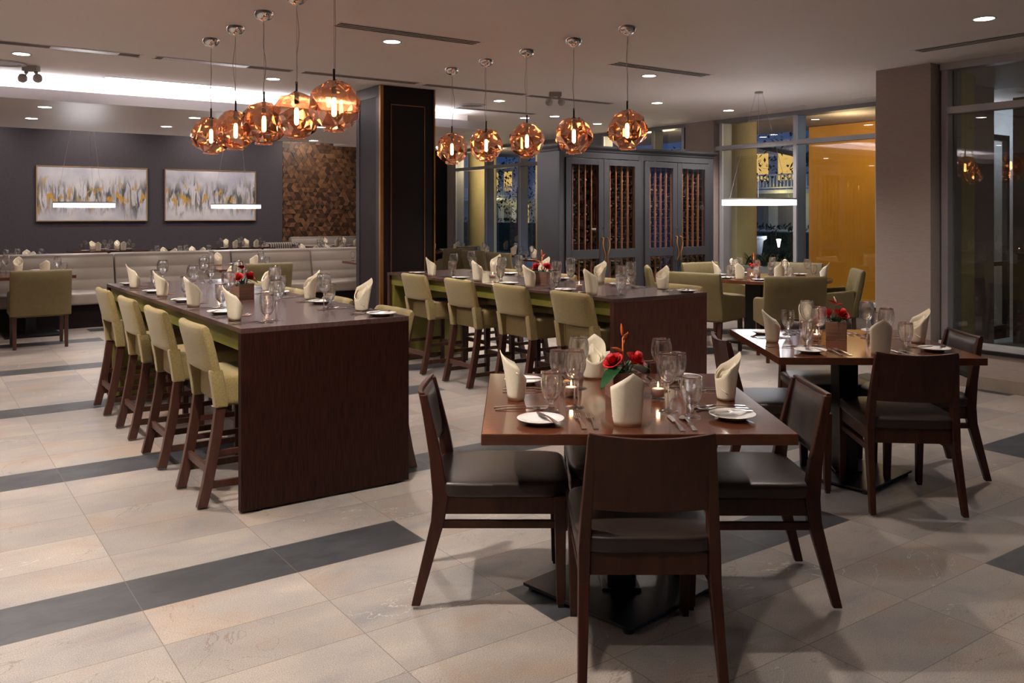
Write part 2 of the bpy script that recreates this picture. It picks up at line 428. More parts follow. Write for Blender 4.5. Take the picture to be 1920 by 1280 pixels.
# ================================================================= SETTING
XW, XN = 9.6, 7.55           # far window wall, near window wall
S = 'structure'
MB().box(-4.6, -4, -.1, 9.75, 20.8, 0).build('floor', M['floor'], kind=S)
c = MB()
c.box(-4.6, -4, CEIL, 9.75, 12.95, CEIL + .12)
c.box(7.0, 12.95, CEIL, 9.75, 16.1, CEIL + .12)
c.build('ceiling', M['ceil'], kind=S)
MB().box(-4.6, 12.95, 3.6, 9.75, 20.8, 3.7).build('ceiling.001', M['ceil'], kind=S)
MB().box(-4.6, 12.9, CEIL + .12, 9.75, 12.95, 3.6).build('trim_1', M['ceil'], kind=S)
# dropped soffit with a light trough
SY0, SY1, SX1 = 9.62, 12.87, 6.33
f = MB().box(-4.6, SY0, 2.62, SX1, SY0 + .03, 2.727)
f.build('trim_2', M['fascia'], kind=S)
f = MB().box(-4.6, SY0 + .031, 2.62, SX1, SY1, 2.64).box(-4.6, SY0 + .42, 2.64, SX1, SY1, CEIL)
f.build('ceiling.002', M['soffit'], kind=S)
led = MB().box(-4.4, SY0 + .06, 2.700, 6.02, SY0 + .09, 2.715).build('cove_light_strip', M['led'])
tag(led, 'long white cove light strip hidden behind the dropped ceiling edge', 'light')
# walls
w_ = MB().box(-4.7, -4, 0, -4.6, 20.8, 3.7); w_.build('wall_left', M['wallpaint'], kind=S)
MB().box(-4.6, -4.1, 0, 9.75, -4, 3.0).build('wall_front', M['wallpaint'], kind=S)
YB = 20.6
MB().box(-4.6, YB, 0, 7.62, YB + .15, 3.7).build('wall_back', M['bluewall'], kind=S)
MB().box(8.3, 16.0, 0, 9.7, 16.1, 3.6).build('wall_partition', M['darkpanel'], kind=S)
MB().box(9.6, 16.1, 0, 9.75, 20.75, 3.6).build('wall_right_rear', M['bluewall'], kind=S)
# wood block wall
tm = tri_mat()
tb = MB(); tones = []
tb.box(7.62, YB + .02, 0, 9.6, YB + .15, 3.7); tones += [.1] * 6
sd = .125; hh = sd * .866; rw = 0; z = 0.0
while z < 3.4:
    x = 7.60 - (sd / 2 if rw % 2 else 0)
    while x < 9.6:
        for up in (0, 1):
            y = YB + .015 - random.choice((0, .006, .012, .02))
            tri = [(x, z), (x + sd, z), (x + sd / 2, z + hh)] if up == 0 else [(x + sd, z), (x + 1.5 * sd, z + hh), (x + sd / 2, z + hh)]
            tri = [(max(7.62, a), b_) for a, b_ in tri]
            tb.add([(a, y, b_) for a, b_ in tri] + [(a, YB + .02, b_) for a, b_ in tri], [(0, 1, 2), (0, 3, 4, 1), (1, 4, 5, 2), (2, 5, 3, 0)])
            t = random.random() ** 1.3
            tones += [t] * 4
        x += sd
    z += hh; rw += 1
o = tb.build('wall_wood_blocks', tm, kind=S)
at = o.data.attributes.new('tone', 'FLOAT', 'FACE'); at.data.foreach_set('value', tones)

# near right wall : low wall, head, column, return
MB().box(XN, -4, 0, 7.75, 4.187, .30).build('wall_right', M['wallpaint'], kind=S)
MB().box(XN, 4.187, 0, 7.75, 4.72, CEIL).build('wall_right_pier', M['wallpaint'], kind=S)
MB().box(7.75, 4.62, 0, XW, 4.72, CEIL).build('wall_right_return', M['wallpaint'], kind=S)
MB().box(XN - .012, -4, 0, XN, 4.72, .107).build('baseboard_right', M['base'], kind=S)
# near window
g = MB().box(7.53, -4, .305, 7.80, 4.185, .335); g.build('window_1', M['black'], kind=S)
wf = MB()
wf.box(7.56, -4, .336, 7.72, 4.12, .372)                 # pale sill
wf.build('trim_3', M['sill'], kind=S)
wf = MB()
wf.box(7.68, 4.10, .372, 7.80, 4.16, 2.81)               # jamb
wf.box(7.66, -4, 2.395, 7.78, 4.10, 2.455)               # transom
wf.box(7.66, -4, 2.79, 7.78, 4.16, CEIL)                 # head
for yy in (2.35, .6, -1.2): wf.box(7.68, yy - .025, .372, 7.80, yy + .025, 2.79)
wf.build('window_2', M['frame'], kind=S)
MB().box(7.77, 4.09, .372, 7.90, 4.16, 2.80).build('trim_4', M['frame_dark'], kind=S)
MB().add([(7.76, -4, .34), (7.76, 4.1, .34), (7.76, 4.1, 2.79), (7.76, -4, 2.79)], [(0, 1, 2, 3)]).build('window_3', M['pane'], kind=S)
# far window wall, X = 9.6
MB().box(XW, 4.72, 0, XW + .15, 16, .34).build('wall_right_far', M['wallpaint'], kind=S)
MB().box(XW - .012, 4.72, 0, XW, 16, .1).build('baseboard_right_far', M['base'], kind=S)
MB().box(XW - .10, 4.72, .345, XW + .12, 16, .38).build('window_4', M['black'], kind=S)
MB().box(XW - .07, 4.72, .381, XW + .10, 16, .42).build('trim_5', M['sill'], kind=S)
MB().box(XW - .03, 8.53, 0, XW + .16, 9.08, CEIL).build('wall_right_column', M['wallpaint'], kind=S)
wf = MB(); wd = MB()
for yy in (4.78, 5.98, 7.16, 8.42, 9.16, 9.80, 10.98, 12.18, 13.40, 14.56, 15.72):
    wf.box(XW, yy - .022, .42, XW + .03, yy + .03, CEIL)
    wd.box(XW + .031, yy - .022, .42, XW + .20, yy + .03, CEIL - .001)
wf.box(XW - .002, 4.72, 2.415, XW + .10, 8.53, 2.475); wf.box(XW - .002, 9.08, 2.415, XW + .10, 16, 2.475)
wf.build('window_5', M['frame'], kind=S)
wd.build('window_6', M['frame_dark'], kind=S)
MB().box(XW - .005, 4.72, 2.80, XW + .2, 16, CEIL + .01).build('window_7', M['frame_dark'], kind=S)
MB().add([(XW + .16, 4.72, .4), (XW + .16, 8.5, .4), (XW + .16, 8.5, 2.82), (XW + .16, 4.72, 2.82)], [(0, 1, 2, 3)]).build('window_8', M['pane'], kind=S)
MB().add([(XW + .16, 9.1, .4), (XW + .16, 16, .4), (XW + .16, 16, 2.82), (XW + .16, 9.1, 2.82)], [(0, 1, 2, 3)]).build('window_9', M['pane'], kind=S)
MB().box(XW - .03, 15.76, 0, XW + .1, 16.0, CEIL).build('trim_6', M['wallpaint'], kind=S)

# ---- column in the room
PX0, PX1, PY0, PY1 = 4.095, 4.748, 8.2, 8.79
p = empty('column', ((PX0 + PX1) / 2, (PY0 + PY1) / 2, 0)); tag(p, 'dark panelled square column with thin bronze corner trims between the two communal tables', 'column')
def at0(mb, par):  # shift world geometry into the parent's frame
    L = par.location; mb.v = [(a - L[0], b - L[1], c_ - L[2]) for a, b, c_ in mb.v]; return mb
at0(MB().box(PX0 + .01, PY0 + .01, 0, PX1 - .01, PY1, CEIL - .002), p).build('core', M['darkpanel'], p)
q = MB().box(PX0 - .004, PY0 + .03, 0, PX0 + .01, PY0 + .10, CEIL - .003).box(PX0 - .004, PY1 - .08, 0, PX0 + .01, PY1, CEIL - .003).box(PX0 - .004, PY0 + .1, CEIL - .12, PX0 + .01, PY1 - .08, CEIL - .003)
at0(q, p).build('side_frame', M['greypanel'], p)
q = MB().box(PX0 + .003, PY0 + .1, 0, PX0 + .009, PY1 - .08, CEIL - .12); at0(q, p).build('side_panel', noisy('column_side_panel', (.017, .013, .0145), (.022, .017, .019), .55, 4, spec=.2), p)
q = MB().box(PX0 - .006, PY0 - .006, 0, PX0 + .03, PY0 + .029, CEIL - .004); at0(q, p).build('corner_trim', M['brass'], p)
q = MB().box(PX1 - .012, PY0 - .004, 0, PX1 + .004, PY0 + .02, CEIL - .004); at0(q, p).build('corner_trim', M['brass'], p)
q = MB()
a0, a1 = PX0 + .12, PX1 - .12
for x0, z0, x1, z1 in ((a0, .3, a0 + .008, 2.66), (a1 - .008, .3, a1, 2.66), (a0, 2.652, a1, 2.66), (a0, .3, a1, .308)):
    q.box(x0, PY0 + .002, z0, x1, PY0 + .009, z1)
at0(q, p).build('panel_molding', M['brass'], p)

# ================================================================= LIGHTS IN THE CEILING
def make_downlight():
    e = empty('ceiling_downlight')
    MB().lathe([(.064, 0), (.066, -.004), (.078, -.005), (.080, 0)], 28).build('ring', M['fascia'], e, smooth=True)
    MB().disc(.063, -.002, 28, up=False).build('lens', M['downlight'], e)
    return e
DL = [(3.156, 6.123, 'between the two pendant rows'), (6.157, 3.03, 'at the upper right above the near window'), (.825, 8.40, 'at the far left beside the round speaker'),
      (5.996, 6.172, 'just right of the right pendant row'), (7.536, 7.618, 'above the wine cabinet'), (5.848, 8.565, 'behind the second pendant of the right row'),
      (3.047, 8.495, 'behind the left pendant row'), (8.84, 7.625, 'above the left corner of the round table window'), (7.396, 9.469, 'behind the wine cabinet, middle of three'),
      (7.174, 9.868, 'behind the wine cabinet, leftmost of three'), (8.527, 9.877, 'behind the wine cabinet, rightmost of three'),
      (.40, 5.95, 'just past the upper left corner of the view'), (.80, 3.15, 'overhead beside the front dining table'), (3.9, 3.1, 'overhead between the two dining tables'),
      (3.6, .3, 'added overhead behind the viewer for bounce'), (6.2, .2, 'added overhead beside the near window for bounce'), (.3, 1.0, 'added overhead close to the viewer for bounce'),  # these three are added out of view to feed bounce light
      (-2.1, 3.15, 'added outside the view to the left for bounce, nearest'), (-2.1, 6.1, 'added outside the view to the left for bounce, second'), (-2.1, 8.4, 'added outside the view to the left for bounce, third')]  # row added beyond the view to lift the left floor and ceiling
def spot(loc, power, size=2.35, blend=.75, col=(1, .895, .79), rad=.045):
    l = bpy.data.lights.new('downlight_beam', 'SPOT'); l.energy = power * KD; l.spot_size = size; l.spot_blend = blend; l.color = col; l.shadow_soft_size = rad
    o = bpy.data.objects.new('downlight_beam', l); COL.objects.link(o); o.location = loc
    return o
PW = {0: 62, 3: 60, 4: 50, 5: 45, 6: 38, 2: 15, 7: 50, 8: 35, 9: 30, 10: 35, 11: 78, 1: 24, 12: 85, 13: 24, 14: 3, 15: 3, 16: 26, 17: 62, 18: 70, 19: 50}
for i, (x, y, wh) in enumerate(DL):
    inst('downlight', make_downlight, (x, y, CEIL), 0, 'recessed round ceiling downlight ' + wh, 'downlight', 'downlights in the main ceiling')
    spot((x, y, CEIL - .012), PW[i])
for i, (x, y, wh) in enumerate([(1.22, 10.236, 'nearest at the left'), (1.237, 11.537, 'second at the left'), (2.764, 11.606, 'second behind the left pendants'), (2.785, 10.376, 'nearest behind the left pendants'), (4.41, 10.53, 'between two glass globes'), (5.125, 12.524, 'deepest, over the wood wall')]):
    inst('downlight', make_downlight, (x, y, 2.62), 0, 'recessed round downlight in the dropped soffit, ' + wh, 'downlight', 'downlights in the dropped soffit')
    spot((x, y, 2.605), (12 if x < 2 else 22))
for i, (x, y, wh) in enumerate([(1.5, 15.5, 'behind the long bench at left'), (4.2, 15.5, 'behind the middle of the long bench'), (7.0, 15.3, 'behind the right end of the long bench'), (2.9, 18.7, 'before the left painting'), (5.7, 18.7, 'before the right painting'), (8.4, 18.6, 'before the wood block wall'), (-.5, 18.0, 'in the far left corner')]):
    o = inst('downlight', make_downlight, (x, y, 3.6), 0, 'recessed round downlight in the raised rear ceiling ' + wh, 'downlight', 'downlights in the rear ceiling')
    spot((x, y, 3.585), 30)
for x, wh in ((.9, 'left of the left painting'), (3.4, 'lighting the left painting'), (5.9, 'lighting the right painting'), (8.2, 'lighting the wood block wall')):  # unseen lamps added to brighten the rear wall and paintings
    inst('downlight', make_downlight, (x, 19.55, 3.6), 0, 'added wall-washing downlight, unseen in the raised rear ceiling ' + wh, 'downlight', 'added wall-washing downlights')
    o = spot((x, 19.55, 3.585), 24 if x < 8 else 26); o.rotation_euler = (math.radians(38), 0, 0)
# cove wash
l = bpy.data.lights.new('cove_wash', 'AREA'); l.shape = 'RECTANGLE'; l.size = 10.4; l.size_y = .05; l.energy = 60; l.color = (.93, .93, 1)
o = bpy.data.objects.new('cove_wash', l); COL.objects.link(o); o.location = (.82, SY0 + .15, 2.738); o.rotation_euler = (PI - .10, 0, 0)

# linear diffusers
def vent(x0, x1, y, label, dark=False, lit=None, along='x', wdt=.14):
    e = empty('linear_vent', ((x0 + x1) / 2, y, CEIL) if along == 'x' else (y, (x0 + x1) / 2, CEIL)); tag(e, label, 'vent', 'linear vents in the ceiling')
    h = abs(x1 - x0) / 2
    def B(a, b, z0, c_, d, z1):
        return (a, b, z0, c_, d, z1) if along == 'x' else (b, a, z0, d, c_, z1)
    MB().box(*B(-h - .02, -wdt / 2 - .015, -.003, h + .02, -wdt / 2, .001)).box(*B(-h - .02, wdt / 2, -.003, h + .02, wdt / 2 + .015, .001)).build('frame', M['ceil'], e)
    m = M['ventdark'] if dark else M['ventgrey']
    MB().box(*B(-h, -wdt / 2, -.001, h, wdt / 2, .001)).build('back_plate', m, e)
    bl = MB(); n = 3 if dark else 4
    for k in range(1, n):
        yy = -wdt / 2 + wdt * k / n; bl.box(*B(-h, yy - .004, -.004, h, yy + .004, -.0012))
    bl.build('blade', M['ceil'] if dark else M['ventgrey'], e)
    if lit:
        MB().box(*B(lit[0] - (x0 + x1) / 2, -wdt / 2 + .01, -.0045, lit[1] - (x0 + x1) / 2, wdt / 2 - .01, -.0042)).build('painted_lit_stretch', M['ventlit'], e)  # lit part of the vent put in as a paler strip
vent(2.55, 3.74, 5.79, 'dark slotted linear vent between the two pendant rows', True)
vent(5.25, 6.45, 5.84, 'dark slotted linear vent right of the right pendant row', True)
vent(3.95, 2.85, 6.93, 'dark slotted linear vent beside the near window at upper right', True, along='y')
vent(6.75, 7.72, 9.22, 'slim vent above the round table window, left one', True, along='y', wdt=.07)
vent(5.1, 6.2, 9.22, 'slim vent above the round table window, right one', True, along='y', wdt=.07)
vent(.2, 1.66, 7.92, 'grey linear vent at far left with a stretch painted as lit', lit=(.98, 1.5))
vent(1.80, 3.02, 7.92, 'grey linear vent behind the left pendants with a stretch painted as lit', lit=(1.85, 2.6))
vent(3.14, 4.37, 7.92, 'grey linear vent just in front of the column')
vent(4.48, 5.78, 7.95, 'grey linear vent behind the right pendants, left half')
vent(5.87, 7.12, 7.99, 'grey linear vent behind the right pendants under twin spot heads')
vent(5.78, 7.0, 9.42, 'slim grey vent at the right end of the cove')
e = empty('slot_diffuser', (2.27, 9.34, CEIL)); tag(e, 'narrow ceiling slot diffuser before the cove, its cove light put in as glow', 'light')
MB().box(-.62, -.035, -.002, .62, .035, .001).build('lens', emis('slot_painted_glow', (1, .93, .90), 2.2), e)  # not a lamp: cove light on the diffuser put in as emission
MB().box(-.64, -.045, -.003, .64, -.035, .001).box(-.64, .035, -.003, .64, .045, .001).build('frame', M['ceil'], e)

def make_emerg():
    e = empty('emergency_light')
    MB().box(-.07, -.035, -.05, .07, .035, 0).build('housing', M['mattgrey'], e, bevel=.008)
    for sx in (-1, 1):
        h = MB().tube([(sx * .045, 0, -.05), (sx * .045, 0, -.085)], .008, 8); h.pillow(sx * .045, 0, -.06, .015, .015, .014, 3, 4)
        h = h.build('arm', M['mattgrey'], e, smooth=True)
        q = MB().lathe([(.001, -.02), (.03, -.022), (.042, .0), (.038, .03), (.02, .045), (.001, .05)], 16)
        q.xf(Matrix.Translation((sx * .065, -.01, -.115)) @ Matrix.Rotation(PI / 2, 4, 'X') @ Matrix.Rotation(sx * .4, 4, 'Y'))
        q.build('lamp_head', M['mattgrey'], e, smooth=True)
    return e
inst('emerg', make_emerg, (.965, 9.03, CEIL), -.6, 'twin-head grey emergency light hanging before the bright cove at left', 'emergency light', 'twin-head emergency lights')
inst('emerg', make_emerg, (5.944, 7.60, CEIL), -.6, 'twin-head pale emergency light on the ceiling between right pendants', 'emergency light', 'twin-head emergency lights')
def make_spk():
    e = empty('ceiling_speaker')
    MB().lathe([(.165, 0), (.168, -.012), (.135, -.016), (.130, -.008)], 32).build('ring', M['fascia'], e, smooth=True)
    MB().disc(.13, -.008, 32, up=False).build('grille', M['ventgrey'], e)
    return e
inst('spk', make_spk, (.76, 8.98, CEIL), 0, 'round ceiling speaker at far left beside the twin-head light', 'speaker', 'round ceiling speakers')
inst('spk', make_spk, (5.80, 9.08, CEIL), 0, 'round ceiling speaker at the right end of the cove', 'speaker', 'round ceiling speakers')

# ================================================================= PENDANT LAMPS
def ico(sub):
    t = (1 + 5 ** .5) / 2
    vs = [Vector(v).normalized() for v in [(-1, t, 0), (1, t, 0), (-1, -t, 0), (1, -t, 0), (0, -1, t), (0, 1, t), (0, -1, -t), (0, 1, -t), (t, 0, -1), (t, 0, 1), (-t, 0, -1), (-t, 0, 1)]]
    fs = [(0, 11, 5), (0, 5, 1), (0, 1, 7), (0, 7, 10), (0, 10, 11), (1, 5, 9), (5, 11, 4), (11, 10, 2), (10, 7, 6), (7, 1, 8), (3, 9, 4), (3, 4, 2), (3, 2, 6), (3, 6, 8), (3, 8, 9), (4, 9, 5), (2, 4, 11), (6, 2, 10), (8, 6, 7), (9, 8, 1)]
    for _ in range(sub):
        mid = {}; nf = []
        def mm(a, b):
            k = (min(a, b), max(a, b))
            if k not in mid: mid[k] = len(vs); vs.append(((vs[a] + vs[b]) / 2).normalized())
            return mid[k]
        for a, b, c_ in fs:
            x, y, z_ = mm(a, b), mm(b, c_), mm(c_, a); nf += [(a, x, z_), (b, y, x), (c_, z_, y), (x, y, z_)]
        fs = nf
    return vs, fs
def make_pendant_factory(seed):
    def mk():
        rnd = random.Random(seed)
        e = empty('pendant_lamp')
        R, zc = .146, 2.105 - CEIL
        # canopy
        MB().lathe([(.068, 0), (.067, -.01), (.060, -.032), (.045, -.050), (.022, -.061), (.006, -.064), (.004, -.07)], 28).build('canopy', M['chrome'], e, smooth=True)
        zt = zc + R
        MB().tube([(0, 0, -.06), (0, 0, zt + .06)], .0012, 6).build('suspension_wire', M['steelcable'], e)
        pts = []
        for k in range(15):
            f = k / 14; a = math.sin(f * PI) * (.012 + .010 * math.sin(f * 9 + seed))
            pts.append((.006 + a * math.cos(seed * 1.7), a * math.sin(seed * 1.7), -.06 + (zt + .05 + .06) * f))
        MB().tube(pts, .0022, 6).build('power_cord', M['cord'], e, smooth=True)
        MB().tube([(0, 0, zt + .065), (0, 0, zt - .01)], .007, 10).build('stem', M['black'], e, smooth=True)
        sk = MB().tube([(0, 0, zt - .005), (0, 0, zt - .075)], [.014, .014], 12).build('lamp_socket', M['black'], e, smooth=True)
        vs, fs = ico(1)
        rot = Matrix.Rotation(rnd.random() * 6, 3, Vector((.3, .5, 1)).normalized())
        vs = [rot @ v for v in vs]
        vs = [(v + Vector((rnd.uniform(-.13, .13), rnd.uniform(-.13, .13), rnd.uniform(-.13, .13)))).normalized() * rnd.uniform(.97, 1.03) for v in vs]
        nf = []
        for f in fs:      # most facets are split again into shallow raised or sunken pyramids
            if rnd.random() < .72:
                c_ = (vs[f[0]] + vs[f[1]] + vs[f[2]]) / 3
                c_ = (c_ + (vs[f[0]] - c_) * rnd.uniform(-.15, .25)).normalized() * rnd.choice((.86, .90, 1.06, 1.03))
                vs.append(c_); k_ = len(vs) - 1; nf += [(f[0], f[1], k_), (f[1], f[2], k_), (f[2], f[0], k_)]
            else: nf.append(f)
        keep = [f for f in nf if sum(vs[i].z for i in f) / 3 > -.84]
        sh = MB(); sh.add([(p_.x * R, p_.y * R, zc + max(p_.z, -.90) * R) for p_ in vs], keep)
        sh.build('glass_shade', M['copper'], e)
        MB().lathe([(.060, zc - .90 * R), (.062, zc - .96 * R), (.056, zc - .985 * R), (.052, zc - .96 * R), (.054, zc - .91 * R)], 28).build('shade_rim', M['copper'], e, smooth=True)
        b = MB().lathe([(.0005, zc - .06), (.010, zc - .056), (.0145, zc - .045), (.0145, zc + .025), (.011, zc + .045), (.0005, zc + .05)], 14)
        b.build('bulb', M['bulb'], sk, smooth=True)
        return e
    return mk
def pend_light(x, y):
    l = bpy.data.lights.new('pendant_glow', 'POINT'); l.energy = 19; l.color = (1, .74, .64); l.shadow_soft_size = .012
    o = bpy.data.objects.new('pendant_glow', l); COL.objects.link(o); o.location = (x, y, 2.10)
rows = [('left', [(1.96, 6.84), (1.978, 6.29), (1.988, 5.717), (2.0, 5.16), (2.0, 4.59)]), ('right', [(4.19, 6.92), (4.205, 6.363), (4.235, 5.795), (4.263, 5.216), (4.302, 4.653)])]
ordn = ['farthest', 'second farthest', 'middle', 'second nearest', 'nearest']
for s_, ps in rows:
    for i, (x, y) in enumerate(ps):
        k = (i * 3 + (s_ == 'right') * 2) % 5
        o = inst('pendant%d' % k, make_pendant_factory(k + 1), (x, y, CEIL), i * 1.3 + .4, 'faceted copper glass globe pendant, %s of five in the %s row' % (ordn[i], s_), 'pendant lamp', 'copper globe pendants')
        pend_light(x, y)

# ring lamps
def make_ring():
    e = empty('ring_lamp'); R = .40
    MB().lathe([(R, -.03), (R, .03), (R - .05, .03), (R - .05, -.03), (R, -.03)], 48).build('diffuser', M['ringled'], e)
    MB().lathe([(R + .002, .0305), (R + .002, .045), (R - .052, .045), (R - .052, .0305)], 48).build('housing', M['mattgrey'], e)
    return e
RING = [(2.14, 13.7, 3.6, 'slim glowing ring lamp in front of the left painting'), (4.60, 14.6, 3.6, 'slim glowing ring lamp in front of the right painting'), (7.77, 6.27, CEIL, 'slim glowing ring lamp hanging over the round table')]
# cables differ per lamp, so children are added after copying
_r0 = make_ring(); _tmpl = [(k.name, k.data) for k in _r0.children]
first = True
for x, y, zt, lb in RING:
    if first: e = _r0; first = False
    else:
        e = empty('ring_lamp')
        for nm, d in _tmpl:
            k = bpy.data.objects.new(nm.split('.')[0], d); COL.objects.link(k); k.parent = e
    z0 = 1.625; place(e, (x, y, z0), .3); tag(e, lb, 'ring lamp', 'slim ring lamps'); h = zt - z0
    for k in range(3):
        a = k * 2 * PI / 3 + .4
        MB().tube([(.36 * math.cos(a), .36 * math.sin(a), .045), (.035 * math.cos(a), .035 * math.sin(a), h)], .0018, 5).build('cable', M['steelcable'], e)
    MB().lathe([(.001, h - .02), (.045, h - .02), (.045, h), (.001, h)], 24).build('canopy', M['mattgrey'], e)
    l = bpy.data.lights.new('ring_glow', 'POINT'); l.energy = 9; l.color = (.97, .96, 1); l.shadow_soft_size = .3
    o = bpy.data.objects.new('ring_glow', l); COL.objects.link(o); o.location = (x, y, z0 - .06)

# ================================================================= CHAIRS
def make_dining_chair():
    """origin on the floor under the seat centre, sitter faces +Y"""
    e = empty('dining_chair')
    hw = .208
    for s_ in (-1, 1):
        fl = MB().bar([(s_ * (hw - .003), .235, .012, .030, .032), (s_ * hw, .232, .38, .040, .045), (s_ * hw, .232, .425, .040, .045)]).build('front_leg', M['cwood'], e, bevel=.003)
        # rear leg and back post in one piece: splayed foot, raked top
        MB().bar([(s_ * (hw + .012), -.315, .012, .028, .034), (s_ * hw, -.232, .33, .036, .052), (s_ * (hw - .001), -.222, .42, .038, .060), (s_ * (hw - .008), -.240, .56, .034, .048), (s_ * (hw - .022), -.290, .803, .026, .028)]).build('rear_leg', M['cwood'], e, bevel=.004)
        MB().bar([(s_ * hw, .235, 0, .022, .022), (s_ * hw, .235, .012, .022, .022)]).build('glide', M['pad'], fl)
        # side rail and stretcher
        MB().box(s_ * hw - .011, -.21, .355, s_ * hw + .011, .215, .42).build('side_rail', M['cwood'], e, bevel=.003)
        MB().box(s_ * hw - .009, -.215, .300, s_ * hw + .009, .215, .330).build('stretcher', M['cwood'], e, bevel=.003)
    MB().box(-hw + .02, .222, .355, hw - .02, .244, .42).build('front_rail', M['cwood'], e, bevel=.003)
    MB().box(-hw + .02, -.235, .345, hw - .02, -.205, .42).build('rear_rail', M['cwood'], e, bevel=.003)
    q = MB().pillow(0, .008, .447, .232, .262, .034, 7, 12, .30)
    q.build('seat_cushion', M['leather'], e, smooth=True)
    # curved wooden back shell
    def by(x, z): return -.222 - (z - .42) * .187 - (1 - (x / .21) ** 2) * .030
    n = 14
    for nm, y0, y1, za, zb, hwx, m in (('back_shell', -.004, .014, .562, .812, .197, M['cwood']), ('back_pad', .0145, .036, .575, .798, .174, M['leather'])):
        b = MB(); secs = []
        for i in range(n + 1):
            x = -hwx + 2 * hwx * i / n; dz = -.010 * (1 - (x / hwx) ** 2) if nm == 'back_shell' else -.010 * (1 - (x / hwx) ** 2)
            t = (1 - abs(x / hwx) ** 6) if nm == 'back_pad' else 1
            d1 = y0 + (y1 - y0) * max(t, .25)
            zs = [za + dz * .3 + (zb - za) * j / 5 for j in range(6)]
            zs[-1] += dz
            fr = [(x, by(x, z_) + (d1 if nm == 'back_shell' or 0 < j < 5 else y0 + (d1 - y0) * .45), z_) for j, z_ in enumerate(zs)]
            bk = [(x, by(x, z_) + y0, z_) for z_ in reversed(zs)]
            secs.append(fr + bk)
        b.loft(secs)
        b.build(nm, m, e, smooth=(nm == 'back_pad'), bevel=.003 if nm == 'back_shell' else 0)
    return e

def make_stool():
    """counter stool, sitter faces +Y, origin on the floor under the seat"""
    e = empty('counter_stool')
    hw = .200
    def py(z):  # rear post line
        if z < .5: return -.235 + .10 * (z / .5) ** .8 * 1.0 - .0
        return -.135 - .085 * ((z - .5) / .43) ** 1.4
    for s_ in (-1, 1):
        MB().bar([(s_ * hw, py(z_), z_, .040, .052) for z_ in (.01, .12, .25, .38, .52)]).build('rear_leg', M['swood'], e, bevel=.003)
        MB().bar([(s_ * hw, .215, .01, .034, .036), (s_ * hw, .21, .52, .042, .044)]).build('front_leg', M['swood'], e, bevel=.003)
        MB().box(s_ * hw - .010, py(.11) + .015, .095, s_ * hw + .010, .205, .130).build('side_stretcher', M['swood'], e, bevel=.002)
        MB().box(s_ * hw - .009, py(.27) + .015, .255, s_ * hw + .009, .205, .285).build('side_stretcher', M['swood'], e, bevel=.002)
    MB().box(-hw + .015, py(.19) - .012, .165, hw - .015, py(.19) + .010, .205).build('rear_stretcher', M['swood'], e, bevel=.002)
    MB().box(-hw + .015, .200, .215, hw - .015, .222, .255).build('footrest', M['swood'], e, bevel=.002)
    # upholstered seat
    MB().pillow(0, .055, .585, .226, .190, .082, 9, 10, .10).build('seat', M['fabric'], e, smooth=True)
    # upholstered back with two post sleeves, one continuous cover
    b = MB(); hwb = .228
    zs = [.685, .72, .80, .88, .915, .930]
    n = 12; secs = []
    for i in range(n + 1):
        x = -hwb + 2 * hwb * i / n; cv = -.018 * (1 - (x / hwb) ** 2)
        tt = .031 * (1 - abs(x / hwb) ** 10 * .35)
        top = [0, 0, 0, 0, 0, 0]
        fr = [(x, py(z_) + cv + (tt if j < 4 else tt * (.85 if j == 4 else .35)), z_ - (.006 if abs(x) > hwb * .98 and j > 3 else 0)) for j, z_ in enumerate(zs)]
        bk = [(x, py(z_) + cv - (tt if j < 4 else tt * (.85 if j == 4 else .35)), z_ - (.006 if abs(x) > hwb * .98 and j > 3 else 0)) for j, z_ in reversed(list(enumerate(zs)))]
        secs.append(fr + bk)
    b.loft(secs)
    for s_ in (-1, 1):
        b.bar([(s_ * (hw - .001), py(z_), z_, .058, .066) for z_ in (.505, .52, .60, .70)])
    b.build('backrest', M['fabric'], e, smooth=False, bevel=.012, seg=3)
    for k in e.children:
        if k.name.startswith('backrest'): k.data.shade_smooth()
    return e

def make_armchair():
    """low upholstered tub armchair, sitter faces +Y"""
    e = empty('armchair')
    for sx in (-1, 1):
        for sy, y in ((0, -.235), (1, .235)):
            MB().bar([(sx * .255, y - (.02 if not sy else 0), 0, .034, .034), (sx * .255, y, .375, .044, .044)]).build('leg', M['swood'], e, bevel=.003)
    MB().pillow(0, .01, .395, .285, .275, .045, 12, 8).build('seat_base', M['fabric2'], e, smooth=True)
    MB().pillow(0, .035, .455, .235, .255, .045, 7, 10, .15).build('seat_cushion', M['fabric2'], e, smooth=True)
    b = MB(); n = 10; secs = []; H = .305
    for i in range(n + 1):
        x = -H + 2 * H * i / n; cv = -.022 * (1 - (x / H) ** 2); r = .040 * (1 - abs(x / H) ** 12 * .3)
        zs = [.365, .48, .60, .75, .85, .878]; yy = lambda z_: -.245 - .085 * max(0, (z_ - .45)) / .43
        edge = lambda j: 1 if j < 4 else (.85 if j == 4 else .4)
        fr = [(x, yy(z_) + cv + r * edge(j), z_) for j, z_ in enumerate(zs)]
        bk = [(x, yy(z_) + cv - r * edge(j), z_) for j, z_ in reversed(list(enumerate(zs)))]
        secs.append(fr + bk)
    b.loft(secs).build('backrest', M['fabric2'], e, smooth=True, bevel=.012, seg=3)
    for sx in (-1, 1):
        a = MB(); secs = []
        for y, zt in ((-.24, .665), (-.10, .645), (.06, .630), (.18, .622), (.262, .605), (.278, .55), (.280, .365)):
            secs.append([(sx * .300, y, .365), (sx * .300, y, zt - .012), (sx * .290, y, zt), (sx * .250, y, zt), (sx * .240, y, zt - .012), (sx * .240, y, .365)][::sx])
        a.loft(secs[:5] + [secs[5]]).build('armrest', M['fabric2'], e, smooth=False, bevel=.008, seg=3)
    return e

